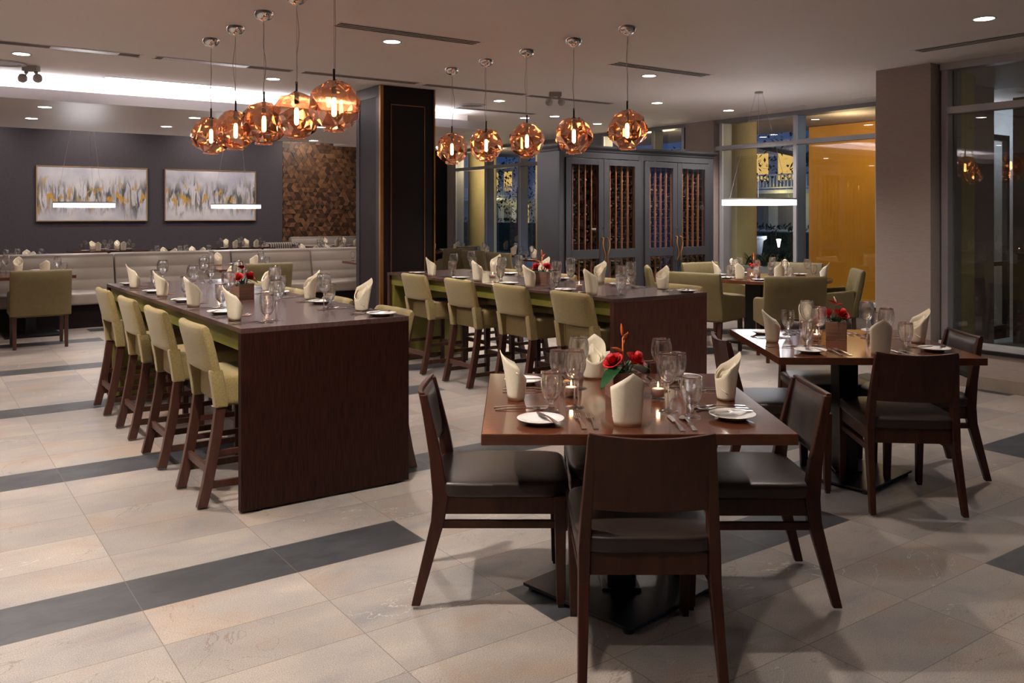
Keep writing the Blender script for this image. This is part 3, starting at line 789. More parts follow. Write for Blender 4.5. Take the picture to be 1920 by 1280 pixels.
# ================================================================= TABLES
def make_dining_table(W=1.058, D=1.10):
    e = empty('dining_table')
    MB().box(-W / 2, -D / 2, .722, W / 2, D / 2, .76).build('tabletop', M['ttop'], e, bevel=.003)
    MB().box(-.055, -.07, .0421, .055, .07, .6995).build('pedestal', M['black'], e, bevel=.006)
    MB().box(-.20, -.20, .700, .20, .20, .7215).build('top_plate', M['black'], e)
    q = MB().box(-.27, -.27, .018, .27, .27, .030); q.xf(Matrix.Rotation(.76, 4, 'Z')); q.build('base_plate', M['black'], e, bevel=.002)
    q = MB().box(-.075, -.075, .0301, .075, .075, .042); q.build('hub_plate', M['black'], e, bevel=.002)
    for sx, sy in ((1, 1), (1, -1), (-1, -1), (-1, 1)):
        q = MB().lathe([(.001, 0), (.020, 0), (.020, .018), (.001, .018)], 12, sx * .24, sy * .24); q.xf(Matrix.Rotation(.76, 4, 'Z')); q.build('foot', M['pad'], e)
    return e
A1 = -math.radians(35.17 - 1.13)      # front dining table: rotation of its front edge
A2 = -math.radians(35.17 + 2.12)
def frame(cx, cy, a):
    return lambda u, v, z=0: (cx + u * math.cos(a) - v * math.sin(a), cy + u * math.sin(a) + v * math.cos(a), z)
# corner-based centres
def centre(p0, a, W=1.058, D=1.10): # p0 = left front corner
    f = frame(p0[0], p0[1], a); q = f(W / 2, D / 2); return q[0], q[1]
A1 = math.atan2(1.805 - 2.413, 2.437 - 1.574)
A2 = math.atan2(2.204 - 2.832, 4.514 - 3.665)
C1 = centre((1.574, 2.413), A1); C2 = centre((3.665, 2.832), A2)
T1 = frame(*C1, A1); T2 = frame(*C2, A2)
inst('dtable', make_dining_table, (*C1, 0), A1, 'square walnut table set for four with roses, closest to the viewer', 'table', 'square dining tables')
inst('dtable', make_dining_table, (*C2, 0), A2, 'square walnut table set for four at the right by the near window', 'table', 'square dining tables')
# chairs around them (u, v, heading relative to the table)
DCH = [(T1, A1, .01, -.445, 0, 'dark wood dining chair with its back to the viewer at the front table'),
       (T1, A1, -.475, .07, -PI / 2, 'dark wood dining chair at the left side of the front table, leather seat showing'),
       (T1, A1, .484, .05, PI / 2, 'dark wood dining chair at the right side of the front table, leather back showing'),
       (T1, A1, .04, .315, PI, 'dining chair pushed in at the far side of the front table'),
       (T2, A2, .128, -.395, -.06, 'dark wood dining chair with its back to the viewer at the right table'),
       (T2, A2, -.443, -.124, -PI / 2, 'dining chair at the left side of the right table, seat gleaming'),
       (T2, A2, .428, .084, PI / 2, 'dining chair between the right table and the near window'),
       (T2, A2, .045, .443, PI, 'dining chair pushed in at the far side of the right table')]
for T, A, u, v, r, lb in DCH:
    x, y, _ = T(u, v); inst('dchair', make_dining_chair, (x, y, 0), A + r, lb, 'chair', 'dark wood dining chairs')

def make_communal(L, side_near, dz=0):
    """x across (width .94), y along; origin floor at near-left corner"""
    e = empty('communal_table'); W = .942
    MB().box(0, .0, .899 + dz, W, L, .924 + dz).build('tabletop', M['ctop'], e, bevel=.0015)
    MB().box(.001, .0, .012, W - .001, .045, .8985 + dz).build('end_panel', M['dwood'] if side_near else M['rwood'], e, bevel=.0015)
    MB().box(.001, L - .045, .012, W - .001, L, .8985 + dz).build('end_panel', M['dwood'] if side_near else M['rwood'], e, bevel=.0015)
    MB().box(.025, .046, .80 + dz, .045, L - .046, .8985 + dz).box(W - .045, .046, .80 + dz, W - .025, L - .046, .8985 + dz).build('apron', M['apron'], e)
    MB().box(.03, L - .10, .012, W - .03, L - .046, .7995 + dz).build('support_panel', M['apron'], e)
    MB().box(.08, .046, .012, .14, .10, .7995 + dz).box(W - .14, .046, .012, W - .08, .10, .7995 + dz).build('support_post', M['swood'], e)
    for px in (.10, W - .10):
        for py in (.022, L - .022): MB().lathe([(.001, 0), (.015, 0), (.015, .012), (.001, .012)], 10, px, py).build('foot', M['pad'], e)
    return e
t = make_communal(3.45, True); place(t, (1.373, 4.285, 0)); tag(t, 'long dark counter-height communal table at left, near end panel facing the viewer', 'table', 'communal tables')
t = make_communal(3.45, False, -.022); place(t, (4.055, 4.52, 0)); tag(t, 'long counter-height communal table at right with reddish end panel', 'table', 'communal tables')
SY_1 = [4.69, 5.52, 6.32, 7.17]; SY_2 = [4.90, 5.67, 6.45, 7.26]
nth = ['nearest', 'second', 'third', 'farthest']
for i, y in enumerate(SY_1):
    inst('stool', make_stool, (1.235 + .235, y, 0), -PI / 2, 'olive upholstered counter stool, %s on the left side of the left communal table' % nth[i], 'stool', 'olive counter stools')
    inst('stool', make_stool, (2.315 - .10, y, 0), PI / 2, 'olive upholstered counter stool, %s on the right side of the left communal table' % nth[i], 'stool', 'olive counter stools')
for i, y in enumerate(SY_2):
    inst('stool', make_stool, (3.955 + .235, y, 0), -PI / 2, 'olive upholstered counter stool, %s on the left side of the right communal table' % nth[i], 'stool', 'olive counter stools')
    inst('stool', make_stool, (4.997 - .10, y, 0), PI / 2, 'olive upholstered counter stool, %s on the right side of the right communal table' % nth[i], 'stool', 'olive counter stools')

# round table and its armchairs
RC = (8.28, 6.52)
e = empty('round_table', (*RC, 0)); tag(e, 'round walnut table set for six under the ring lamp by the windows', 'table')
MB().lathe([(.001, .76), (.686, .76), (.69, .756), (.69, .724), (.686, .72), (.001, .72)], 64).build('tabletop', M['ttop'], e, smooth=False)
for k in range(2):
    q = MB().box(-.30, -.035, .03, -.10, .035, .719).box(.10, -.035, .03, .30, .035, .719); q.xf(Matrix.Rotation(k * PI / 2 + .2, 4, 'Z')); q.build('pedestal_leg', M['black'], e)
q = MB().box(-.36, -.36, .0, .36, .36, .029); q.xf(Matrix.Rotation(.2, 4, 'Z')); q.build('base_plate', M['black'], e, bevel=.003)
def face(x, y, tx, ty): return math.atan2(ty - y, tx - x) - PI / 2
def arm_by_back(bx, by_, tx, ty, label, group='green armchairs'):
    """place by the top of its backrest, facing a target"""
    r = face(bx, by_, tx, ty); d = Vector((tx - bx, ty - by_)).normalized() * .31
    return inst('armchair', make_armchair, (bx + d.x, by_ + d.y, 0), r, label, 'armchair', group)
arm_by_back(7.27, 5.42, 8.05, 6.35, 'olive armchair with its back to the viewer at the round table, centre')
arm_by_back(6.90, 6.41, 8.2, 6.75, 'olive armchair at the left of the round table beside the communal table end')
arm_by_back(8.42, 7.72, 8.30, 6.5, 'olive armchair facing the viewer on the far left side of the round table')
arm_by_back(9.38, 6.95, 8.3, 6.5, 'olive armchair facing the viewer against the window behind the round table')
arm_by_back(8.76, 5.72, 8.15, 6.35, 'olive armchair seen from the side at the right of the round table')
arm_by_back(7.30, 7.50, 8.2, 6.7, 'olive armchair between the wine cabinet and the communal table end')
# rear area armchairs
arm_by_back(1.26, 10.86, 1.30, 12.2, 'olive armchair with its back to the viewer at far left before the banquette')
arm_by_back(3.80, 10.75, 3.82, 12.2, 'olive armchair with its back to the viewer behind the left communal table flowers')
arm_by_back(9.05, 14.35, 8.9, 15.2, 'olive armchair beside the column, farthest of the four by the windows')
arm_by_back(8.35, 13.55, 8.5, 14.6, 'olive armchair beside the dark column edge, left one by the windows')
arm_by_back(8.10, 12.65, 8.9, 12.75, 'olive armchair, third from the column by the rear windows')
arm_by_back(7.95, 11.65, 8.9, 11.75, 'olive armchair, nearest of four by the rear windows')

# ================================================================= WINE CABINET
CX0, CX1, CY, CZ = 6.54, 9.29, 8.30, 2.27
e = empty('wine_cabinet', ((CX0 + CX1) / 2, CY + .22, 0)); tag(e, 'tall slate grey wine cabinet with four glazed doors under a cornice', 'cabinet')
def loc(mb): return at0(mb, e)
DPT = .43
q = MB().box(CX0, CY + .002, 0, CX0 + .03, CY + DPT, CZ).box(CX1 - .03, CY + .002, 0, CX1, CY + DPT, CZ).box(CX0 + .03, CY + DPT - .02, 0, CX1 - .03, CY + DPT, CZ)
q.box(CX0 + .03, CY + .002, CZ - .05, CX1 - .03, CY + DPT - .02, CZ).box(CX0 + .03, CY + .002, 0, CX1 - .03, CY + DPT - .02, .10)
loc(q).build('carcass', M['slate_cab'], e)
loc(MB().box(CX0 + .031, CY + DPT - .028, .10, CX1 - .031, CY + DPT - .021, CZ - .05)).build('back_panel', M['cabin'], e)
secs = []
for dz, o_ in ((0, 0), (.012, .012), (.03, .018), (.055, .045), (.065, .052), (.085, .056)):
    secs.append([(CX0 - o_, CY - o_, CZ + dz), (CX1 + o_, CY - o_, CZ + dz), (CX1 + o_, CY + DPT, CZ + dz), (CX0 - o_, CY + DPT, CZ + dz)])
loc(MB().loft(secs)).build('cornice', M['slate_cab'], e)
# door positions come from the mullions measured along the front
DX = [(6.63, 7.24), (7.245, 7.86), (7.955, 8.555), (8.56, 9.18)]
fr = MB().box(CX0, CY - .018, .06, 6.625, CY, CZ).box(7.865, CY - .018, .06, 7.95, CY, CZ).box(9.185, CY - .018, .06, CX1, CY, CZ)
fr.box(6.625, CY - .018, 2.20, 7.865, CY, CZ).box(7.95, CY - .018, 2.20, 9.185, CY, CZ).box(6.625, CY - .018, .06, 7.865, CY, .10).box(7.95, CY - .018, .06, 9.185, CY, .10)
loc(fr).build('face_frame', M['slate_cab'], e, bevel=.002)
for k, (a, b) in enumerate(DX):
    st = .085; y0, y1 = CY - .040, CY - .019; z0, z1 = .11, 2.19
    d = MB().box(a, y0, z0, a + st, y1, z1).box(b - st, y0, z0, b, y1, z1)
    for za, zb in ((z0, .22), (.94, 1.055), (2.115, z1)): d.box(a + st, y0, za, b - st, y1, zb)
    d = loc(d).build('door', M['slate_cab'], e, bevel=.002)
    for za, zb in ((.22, .94), (1.055, 2.115)):
        loc(MB().add([(a + st, y0 + .01, za), (b - st, y0 + .01, za), (b - st, y0 + .01, zb), (a + st, y0 + .01, zb)], [(0, 1, 2, 3)])).build('pane', M['cabglass'], d)
    hx = b - .035 if k % 2 == 0 else a + .035
    sg = 1 if k % 2 == 0 else -1
    pts = [(hx + sg * .0, y0 - .002, 1.20), (hx, y0 - .03, 1.195)]
    for i in range(13):
        t_ = i / 12; pts.append((hx + sg * (-.018) * math.sin(t_ * 2 * PI), y0 - .034 - .012 * math.sin(t_ * PI), 1.19 - .30 * t_))
    pts += [(hx, y0 - .03, .885), (hx, y0 - .002, .88)]
    loc(MB().tube(pts, .0085, 8)).build('handle', M['brass'], d, smooth=True)
    if k % 2 == 0:
        q = MB().lathe([(.001, .008), (.009, .008), (.010, 0)], 12); q.xf(Matrix.Translation((b - .012, y0, 1.32)) @ Matrix.Rotation(PI / 2, 4, 'X')); loc(q).build('lock', M['chrome'], d)
# racks: redwood uprights and cross ledges
for k, (a, b) in enumerate(DX):
    r_ = MB(); ia, ib = a + .05, b - .05; nb = 5
    for i in range(nb + 1):
        x = ia + (ib - ia) * i / nb
        r_.box(x - .008, CY + .02, .10, x + .008, CY + .045, 2.2); r_.box(x - .008, CY + .33, .10, x + .008, CY + .355, 2.2)
    for j in range(19):
        z_ = .16 + j * .108
        for i in range(nb + 1):
            x = ia + (ib - ia) * i / nb
            r_.box(x - .016, CY + .045, z_ - .006, x + .016, CY + .33, z_)
    loc(r_).build('bottle_rack', M['rack'], e)
# bottles lie in the racks, necks outwards
def make_bottle():
    o = empty('wine_bottle')
    MB().lathe([(.001, -.30), (.036, -.298), (.038, -.28), (.038, -.12), (.030, -.095), (.016, -.07), (.0145, -.02)], 12).xf(Matrix.Rotation(PI / 2, 4, 'X')).build('glass_body', M['bottle'], o, smooth=True)
    MB().lathe([(.0150, -.055), (.0155, -.004), (.014, 0), (.001, .001)], 12).xf(Matrix.Rotation(PI / 2, 4, 'X')).build('capsule', M['foil'], o, smooth=True)
    MB().lathe([(.0386, -.24), (.0386, -.15)], 12).xf(Matrix.Rotation(PI / 2, 4, 'X')).build('paper_label', M['bottlelabel'], o, smooth=True)
    return o
rnd = random.Random(3)
dn = ['leftmost', 'second', 'third', 'rightmost']; nbt = 0
for k, (a, b) in enumerate(DX):
    ia, ib = a + .05, b - .05
    for j in range(19):
        z_ = .16 + j * .108
        if .90 < z_ < 1.06 or z_ > 2.09: continue
        for i in range(5):
            if nbt >= 290 or rnd.random() < (.22 if (j > 9) else .05): continue
            x = ia + (ib - ia) * (i + .5) / 5
            o = inst('bottle', make_bottle, (x, CY + .035 + rnd.uniform(0, .05), z_ + .040), 0,
                     'dark wine bottle lying in the rack behind the %s cabinet door, row %s, column %s' % (dn[k], ['one', 'two', 'three', 'four', 'five', 'six', 'seven', 'eight', 'nine', 'ten', 'eleven', 'twelve', 'thirteen', 'fourteen', 'fifteen', 'sixteen', 'seventeen', 'eighteen', 'nineteen'][j], ['one', 'two', 'three', 'four', 'five'][i]), 'wine bottle', 'bottles in the wine cabinet')
            o.rotation_euler = (PI, 0, 0); o.rotation_euler = (0, 0, 0)
            nbt += 1

# ================================================================= TABLEWARE
def make_napkin_factory(seed):
    def mk():
        rnd = random.Random(seed); n = 40
        lean = rnd.uniform(-.10, .10); lo = rnd.uniform(.060, .085); tip = rnd.uniform(.184, .198)
        b = MB(); rings = 9; secs = []
        for j in range(rings):
            f = j / (rings - 1); sec = []
            for k in range(n):
                th = 2 * PI * k / n - PI            # 0 at the diner's side (-Y)
                a = abs(th)
                if a < PI / 2: h = tip - .056 * math.sin(a) + .011 * math.sin(2 * a)
                else: h = tip - .056 - (tip - .056 - lo) * math.sin(a - PI / 2)
                z_ = h * f
                wx = .050 * (1 + .10 * f) + .004 * math.sin(3 * th + seed) * f; wy = .034 * (1 + .22 * f)
                if a < PI / 2: wx *= 1 - .0 * f
                x = wx * math.sin(th); y = -wy * math.cos(th)
                # the tip leans outwards and softly curls
                y -= .020 * max(0, math.cos(th)) * f * f; x += lean * .12 * f * max(0, math.cos(th))
                r_ = 1 - .10 * (1 - f) ** 6
                sec.append((x * r_, y * r_, z_ + .001))
            secs.append(sec)
        b.loft(secs, cap=False)
        # rolled inner layers that show in the opening
        for q in (.80, .58):
            secs2 = []
            for j in range(5):
                f = j / 4; sec = []
                for k in range(21):
                    th = (k / 20 * 1.5 - .75) * PI + (.5 if q < .7 else -.35); a = min(abs(th), PI)
                    h = (tip - .02 - .05 * math.sin(min(a, PI / 2)) - (.05 * max(0, a - PI / 2))) * (q * .35 + .62)
                    sec.append((.050 * q * math.sin(th) + .004, -.036 * q * math.cos(th) - .012 * f * max(0, math.cos(th)), .01 + (h - .01) * f))
                secs2.append(sec)
            b.loft(secs2, cap=False, close=False)
        # fold line wrapping across the inner front
        pts = []
        for k in range(13):
            t_ = k / 12; th = PI * (.45 + .95 * t_); pts.append((.0525 * math.sin(th), -.0375 * math.cos(th), .115 - .085 * t_))
        b.tube(pts, .0018, 5)
        o = b.build('linen_napkin', M['napkin'], None, smooth=True)
        so = o.modifiers.new('thickness', 'SOLIDIFY'); so.thickness = .0022; so.offset = 0
        return o
    return mk
def make_plate():
    return MB().lathe([(.001, .0025), (.040, .002), (.043, .0), (.047, .0005), (.060, .009), (.082, .017), (.0835, .0185), (.082, .0195), (.058, .012), (.046, .0065), (.001, .0055)], 48).build('bread_plate', M['china'], None, smooth=True)
def flatware(kind):
    def mk():
        b = MB(); L = .20 if kind == 'fork' else (.23 if kind == 'dinner_knife' else (.165 if kind == 'butter_knife' else .20))
        T = .0022
        def strip(pts):  # (y, halfwidth, z)
            b.loft([[(-w_, y, z_), (w_, y, z_), (w_, y, z_ + T), (-w_, y, z_ + T)] for y, w_, z_ in pts])
        hl = L * .5
        strip([(-L / 2, .0085, .001), (-L / 2 + .01, .0092, .0015), (-L / 2 + hl * .5, .0062, .0045), (-L / 2 + hl, .0042, .006)])
        if kind == 'fork':
            strip([(-L / 2 + hl, .0042, .006), (L / 2 - .075, .0038, .007), (L / 2 - .060, .011, .004), (L / 2 - .048, .0125, .002)])
            for k in range(4):
                x = -.0105 + k * .007
                b.loft([[(x - .0018, y, z_), (x + .0018, y, z_), (x + .0018, y, z_ + T), (x - .0018, y, z_ + T)] for y, z_ in ((L / 2 - .049, .002), (L / 2 - .02, .0015), (L / 2 - .004, .006), (L / 2, .008))])
        elif kind == 'spoon':
            strip([(-L / 2 + hl, .0042, .006), (L / 2 - .06, .004, .007), (L / 2 - .05, .012, .004), (L / 2 - .03, .018, .0015), (L / 2 - .012, .015, .002), (L / 2, .004, .005)])
        else:
            strip([(-L / 2 + hl, .0042, .004), (-L / 2 + hl + .008, .009, .002), (L / 2 - .03, .0105, .001), (L / 2 - .008, .007, .001), (L / 2, .001, .001)])
        return b.build(kind, M['steel'], None, bevel=.0006, seg=1)
    return mk
def solid_glass(prof_out, th, n=32, stem=None):
    """closed wall of glass: outer profile, folded back inside at thickness th"""
    inner = [(max(r - th, .0004), z_ + (th * 1.6 if i == 0 else 0)) for i, (r, z_) in enumerate(prof_out)]
    return prof_out + inner[::-1]
def make_wine():
    e = empty('wine_glass'); H = .217
    up = [(.010, .1035), (.020, .109), (.032, .124), (.0405, .146), (.0435, .166), (.0420, .188), (.0375, .207), (.0352, H)]
    inn = [(.0340, H + .0006), (.0362, .207), (.0407, .188), (.0422, .166), (.0392, .146), (.0306, .125), (.018, .111), (.0004, .1055)]
    foot = [(.0004, .0032), (.0340, .0005), (.0360, .0014), (.034, .0028), (.020, .0042), (.008, .0075), (.0042, .013), (.0031, .04), (.0030, .080), (.0048, .099)]
    MB().lathe(foot + up + inn, 32).build('stemmed_bowl', M['glass'], e, smooth=True)
    return e
def make_goblet():
    e = empty('water_goblet'); H = .148
    foot = [(.0004, .0040), (.0330, .0005), (.0342, .0016), (.033, .004), (.020, .0085), (.0090, .0135), (.0115, .020), (.0075, .028), (.0120, .036)]
    up = [(.018, .0425), (.027, .054), (.0350, .074), (.0392, .100), (.0394, .122), (.0372, .140), (.0362, H)]
    inn = [(.0348, H + .0006), (.0357, .140), (.0378, .122), (.0376, .100), (.0333, .075), (.0250, .056), (.014, .047), (.0004, .044)]
    MB().lathe(foot + up + inn, 32).build('footed_bowl', M['glass'], e, smooth=True)
    return e
def make_votive():
    e = empty('votive_candle')
    MB().lathe([(.001, 0), (.026, 0), (.0285, .006), (.030, .062), (.0290, .064), (.0275, .062), (.026, .012), (.001, .011)], 28).build('glass_cup', M['votive'], e, smooth=True)
    wx = MB().lathe([(.001, .0125), (.0240, .0125), (.0245, .040), (.022, .043), (.001, .042)], 24).build('wax', M['wax'], e, smooth=True)
    MB().tube([(0, 0, .042), (.001, 0, .049)], .0008, 5).build('wick', M['black'], wx)
    MB().lathe([(.0004, .047), (.0030, .051), (.0036, .056), (.0018, .063), (.0003, .070)], 10).build('flame', M['flame'], wx, smooth=True)
    return e
def cand_light(x, y, z_):
    l = bpy.data.lights.new('candle_glow', 'POINT'); l.energy = .07; l.color = (1, .62, .36); l.shadow_soft_size = .006
    o = bpy.data.objects.new('candle_glow', l); COL.objects.link(o); o.location = (x, y, z_ + .060)
def votive(x, y, z_, wh, light=True):
    inst('votive', make_votive, (x, y, z_), 0, 'lit votive candle in clear glass ' + wh, 'candle', 'votive candles')
    if light: cand_light(x, y, z_)

# flowers ---------------------------------------------------------
def petal_rose(b, c, R, seed, tilt=(0, 0)):
    """a rose head: spiralling cupped petals around a tight core"""
    rnd = random.Random(seed)
    Mx = Matrix.Translation(c) @ Matrix.Rotation(tilt[0], 4, 'X') @ Matrix.Rotation(tilt[1], 4, 'Y')
    t_ = MB().pillow(0, 0, .02 * R / .03, .40 * R, .40 * R, .46 * R, 3, 5).xf(Mx); b.add(t_.v, t_.f)
    for lay, (r0, h0, cnt, op) in enumerate(((.30, .74, 3, .02), (.42, .70, 4, .06), (.56, .62, 5, .16), (.72, .50, 5, .34), (.88, .34, 6, .55))):
        for k in range(cnt):
            a0 = 2 * PI * k / cnt + lay * .7 + rnd.uniform(-.15, .15); wd = 2 * PI / cnt * .78
            secs = []
            for j in range(6):
                f = j / 5; row = []
                for i in range(7):
                    g = i / 6 * 2 - 1
                    ang = a0 + g * wd * (.45 + .55 * math.sin(f * PI * .62)) 
                    rr = (r0 * (.35 + .75 * f) + op * .45 * f ** 3 * (1 - .3 * g * g)) * R
                    z_ = (-.35 + f * (h0 + .40) - .14 * g * g * f - op * .22 * f ** 4) * R
                    row.append(Mx @ Vector((rr * math.cos(ang), rr * math.sin(ang), z_)))
                secs.append(row)
            b.loft(secs, cap=False, close=False)
def leaf_blade(b, p0, d, L, W, droop, up=(0, 0, 1), fold=.25, n=9):
    p0 = Vector(p0); d = Vector(d).normalized(); up = Vector(up)
    sd = d.cross(up).normalized(); secs = []
    for j in range(n):
        f = j / (n - 1); w_ = W * math.sin(PI * min(1, f * .92 + .06)) ** .8 * .5
        c = p0 + d * (L * f) + Vector((0, 0, -droop * f * f))
        secs.append([c - sd * w_ + Vector((0, 0, fold * w_)), c - sd * w_ * .5 + Vector((0, 0, fold * w_ * .3)), c, c + sd * w_ * .5 + Vector((0, 0, fold * w_ * .3)), c + sd * w_ + Vector((0, 0, fold * w_))])
    b.loft(secs, cap=False, close=False)
def bird_petals(b, base, top, seed):
    """heliconia-like pointed bracts on one stem"""
    rnd = random.Random(seed); base = Vector(base); top = Vector(top)
    ax = (top - base)
    for k, (f, dr, L) in enumerate(((.45, (-.9, -.3, .35), .062), (.62, (.45, .15, .9), .060), (.85, (-.1, 0, 1), .050), (.75, (.75, .2, .65), .040))):
        p_ = base + ax * f; d = Vector(dr).normalized()
        pts = [p_ + d * L * t_ + Vector((0, 0, .006 * math.sin(t_ * PI))) for t_ in (0, .2, .5, .8, 1)]
        b.tube(pts, [.0025, .0065, .0055, .003, .0004], 6)
def make_flowers(kind):
    def mk():
        rnd = random.Random(kind * 11 + 2)
        e = empty('flower_arrangement'); s_ = .0575; hgt = .105
        b = MB()
        b.box(-s_, -s_, 0, s_, s_, .008)
        for a, q in ((0, 0), (1, 0), (2, 0), (3, 0)):
            m_ = Matrix.Rotation(a * PI / 2, 4, 'Z'); t_ = MB().box(-s_, -s_, .008, s_ - .009, -s_ + .009, hgt).xf(m_); b.add(t_.v, t_.f)
        b.build('wooden_box', M['planter'], e, bevel=.0015)
        MB().pillow(0, 0, hgt - .012, s_ - .011, s_ - .011, .010, 8, 6, .5).build('moss', M['fern'], e, smooth=True)
        # roses
        heads = [((-.046, -.018, hgt + .040), .036, (.35, -.55)), ((.046, -.012, hgt + .042), .037, (.35, .45))]
        if kind == 2: heads = [((-.050, -.01, hgt + .036), .038, (.3, -.45)), ((.030, -.02, hgt + .040), .038, (.4, .35))]
        if kind == 3: heads = [((-.035, -.01, hgt + .03), .028, (.3, -.3)), ((.035, -.015, hgt + .032), .028, (.3, .3)), ((0, .03, hgt + .035), .028, (-.3, 0))]
        for i, (c, R, tl) in enumerate(heads):
            b = MB(); petal_rose(b, c, R, kind * 5 + i, tl); ro = b.build('rose', M['rose'], e, smooth=True)
            MB().tube([(c[0] * .5, c[1] * .5, hgt - .01), (c[0] * .8, c[1] * .8, c[2] - .02)], .0025, 6).build('rose_stem', M['leaf'], ro)
        if kind in (1, 3):
            b = MB(); b.tube([(0, .0, hgt - .01), (-.002, .0, hgt + .13)], .003, 6); bird_petals(b, (0, 0, hgt), (-.004, .0, hgt + .165), kind); b.build('orange_bloom', M['orange'], e, smooth=True)
        if kind in (2, 4):
            b = MB(); leaf_blade(b, (-.0, .0, hgt + .098), (-.6, -.3, .35), .062, .062, .004, fold=.35); leaf_blade(b, (.004, 0, hgt + .092), (.9, .1, .25), .040, .050, .004, fold=.3)
            b.build('anthurium', M['anth'], e, smooth=True)
            MB().tube([(0, 0, hgt + .09), (-.002, -.003, hgt + .12), (-.012, -.006, hgt + .145)], [.0055, .0045, .002], 8).build('spadix', M['spadix'], e, smooth=True)
            MB().tube([(0, 0, hgt - .01), (0, 0, hgt + .095)], .0025, 6).build('flower_stem', M['leaf'], e)
        b = MB()
        for i in range(26):  # fern needles / filler
            a = rnd.uniform(0, 2 * PI); L = rnd.uniform(.03, .07); el = rnd.uniform(.15, 1.2)
            leaf_blade(b, (rnd.uniform(-.02, .02), rnd.uniform(-.02, .02), hgt - .004), (math.cos(a) * math.cos(el), math.sin(a) * math.cos(el), math.sin(el)), L, .010, .008, fold=.3, n=5)
        b.build('foliage', M['fern'], e, smooth=True)
        if kind in (1, 2, 4):
            b = MB(); leaf_blade(b, (-.02, -.03, hgt + .022), ((-.75, -.62, -.05) if kind == 1 else (.85, .2, .15)), (.135 if kind == 1 else .09), (.060 if kind == 1 else .025), (.062 if kind == 1 else .03), fold=.18, n=12)
            b.build('broad_leaf', M['leaf'], e, smooth=True)
            if kind != 2:
                b = MB(); leaf_blade(b, (.045, .0, hgt + .020), (.9, -.05, .05), .075, .052, .028, fold=.15, n=10); b.build('broad_leaf', M['lime'], e, smooth=True)
        return e
    return mk

NAP = [make_napkin_factory(k) for k in range(5)]
cnt = [0]
rj = random.Random(21)
def setting(T, z_, u, v, head, seat, full=True, wine_first=True, m=(1, 1), nap_dx=None):
    """place setting; (u, v) = point on the table edge in front of the diner, head = diner's facing inside frame T"""
    org = T(u, v); ang = T.a + head
    def at_(sx, sy): 
        sx, sy = sx * m[0], sy * m[1]
        return (org[0] + sx * math.cos(ang) - sy * math.sin(ang), org[1] + sx * math.sin(ang) + sy * math.cos(ang))
    j = lambda s=.008: rj.uniform(-s, s)
    k = cnt[0] % 5; cnt[0] += 1
    nx = -.02 if nap_dx is None else nap_dx
    p_ = at_(nx + j(), .115 + j()); inst('nap%d' % k, NAP[k], (*p_, z_), ang + j(.16), 'cream folded standing napkin ' + seat, 'napkin', 'cream napkins')
    p_ = at_(-.325 + j(), .16 + j()); pa = p_; inst('plate', make_plate, (*p_, z_ + .0005), 0, 'white bread plate ' + seat, 'plate', 'white bread plates')
    if not full:
        p_ = at_(.18 + j(), .29 + j()); inst('wine', make_wine, (*p_, z_), 0, 'stemmed wine glass ' + seat, 'wine glass', 'wine glasses')
        p_ = at_(.27 + j(), .20 + j()); inst('goblet', make_goblet, (*p_, z_), 0, 'short water goblet ' + seat, 'water goblet', 'water goblets')
        return
    inst('bknife', flatware('butter_knife'), (pa[0] + .02 * math.cos(ang), pa[1] + .02 * math.sin(ang), z_ + .0185), ang + .25 + j(.2), 'butter knife on plate ' + seat, 'knife', 'butter knives')
    p_ = at_(-.188 + j(.004), .165); inst('fork', flatware('fork'), (*p_, z_ + .0005), ang + .06 + j(.03), 'outer steel fork ' + seat, 'fork', 'forks')
    p_ = at_(-.143 + j(.004), .165); inst('fork', None, (*p_, z_ + .0005), ang + .06 + j(.03), 'inner steel fork ' + seat, 'fork', 'forks')
    p_ = at_(.150 + j(.004), .15); inst('dknife', flatware('dinner_knife'), (*p_, z_ + .0005), ang + .05 + j(.03), 'steel dinner knife ' + seat, 'knife', 'dinner knives')
    p_ = at_(.190 + j(.004), .14); inst('spoon', flatware('spoon'), (*p_, z_ + .0005), ang + .05 + j(.03), 'steel spoon ' + seat, 'spoon', 'spoons')
    p_ = at_(.150 + j(), .34 + j()); inst('wine', make_wine, (*p_, z_), 0, 'stemmed wine glass ' + seat, 'wine glass', 'wine glasses')
    p_ = at_(.225 + j(), .25 + j()); inst('goblet', make_goblet, (*p_, z_), 0, 'short water goblet ' + seat, 'water goblet', 'water goblets')

T1.a = A1; T2.a = A2
W2, D2 = .529, .55
for T, nm in ((T1, 'front dining table'), (T2, 'right dining table')):
    setting(T, .76, 0, -D2, 0, 'at the near seat of the ' + nm, nap_dx=-.02 if nm[0] == 'f' else .035)
    setting(T, .76, -W2, 0, -PI / 2, 'at the left seat of the ' + nm, nap_dx=0)
    setting(T, .76, W2, 0, PI / 2, 'at the right seat of the ' + nm, nap_dx=.0)
    setting(T, .76, 0, D2, PI, 'at the far seat of the ' + nm, nap_dx=.06)
p_ = T1(.02, .04); inst('fl1', make_flowers(1), (p_[0], p_[1], .76), A1 + .18, 'wooden box of red roses, orange bloom and broad leaves on the front dining table', 'flower arrangement', 'boxed flower arrangements')
p_ = T2(-.005, .12); inst('fl2', make_flowers(2), (p_[0], p_[1], .76), A2 - .30, 'wooden box of red roses with a crimson anthurium on the right dining table', 'flower arrangement', 'boxed flower arrangements')
votive(2.185, 2.69, .76, 'left of the flowers on the front dining table'); votive(2.447, 2.468, .76, 'right of the flowers on the front dining table')
p_ = T2(-.15, .02); votive(p_[0], p_[1], .76, 'left of the flowers on the right dining table')
p_ = T2(.19, .08); votive(p_[0], p_[1], .76, 'right of the flowers on the right dining table')

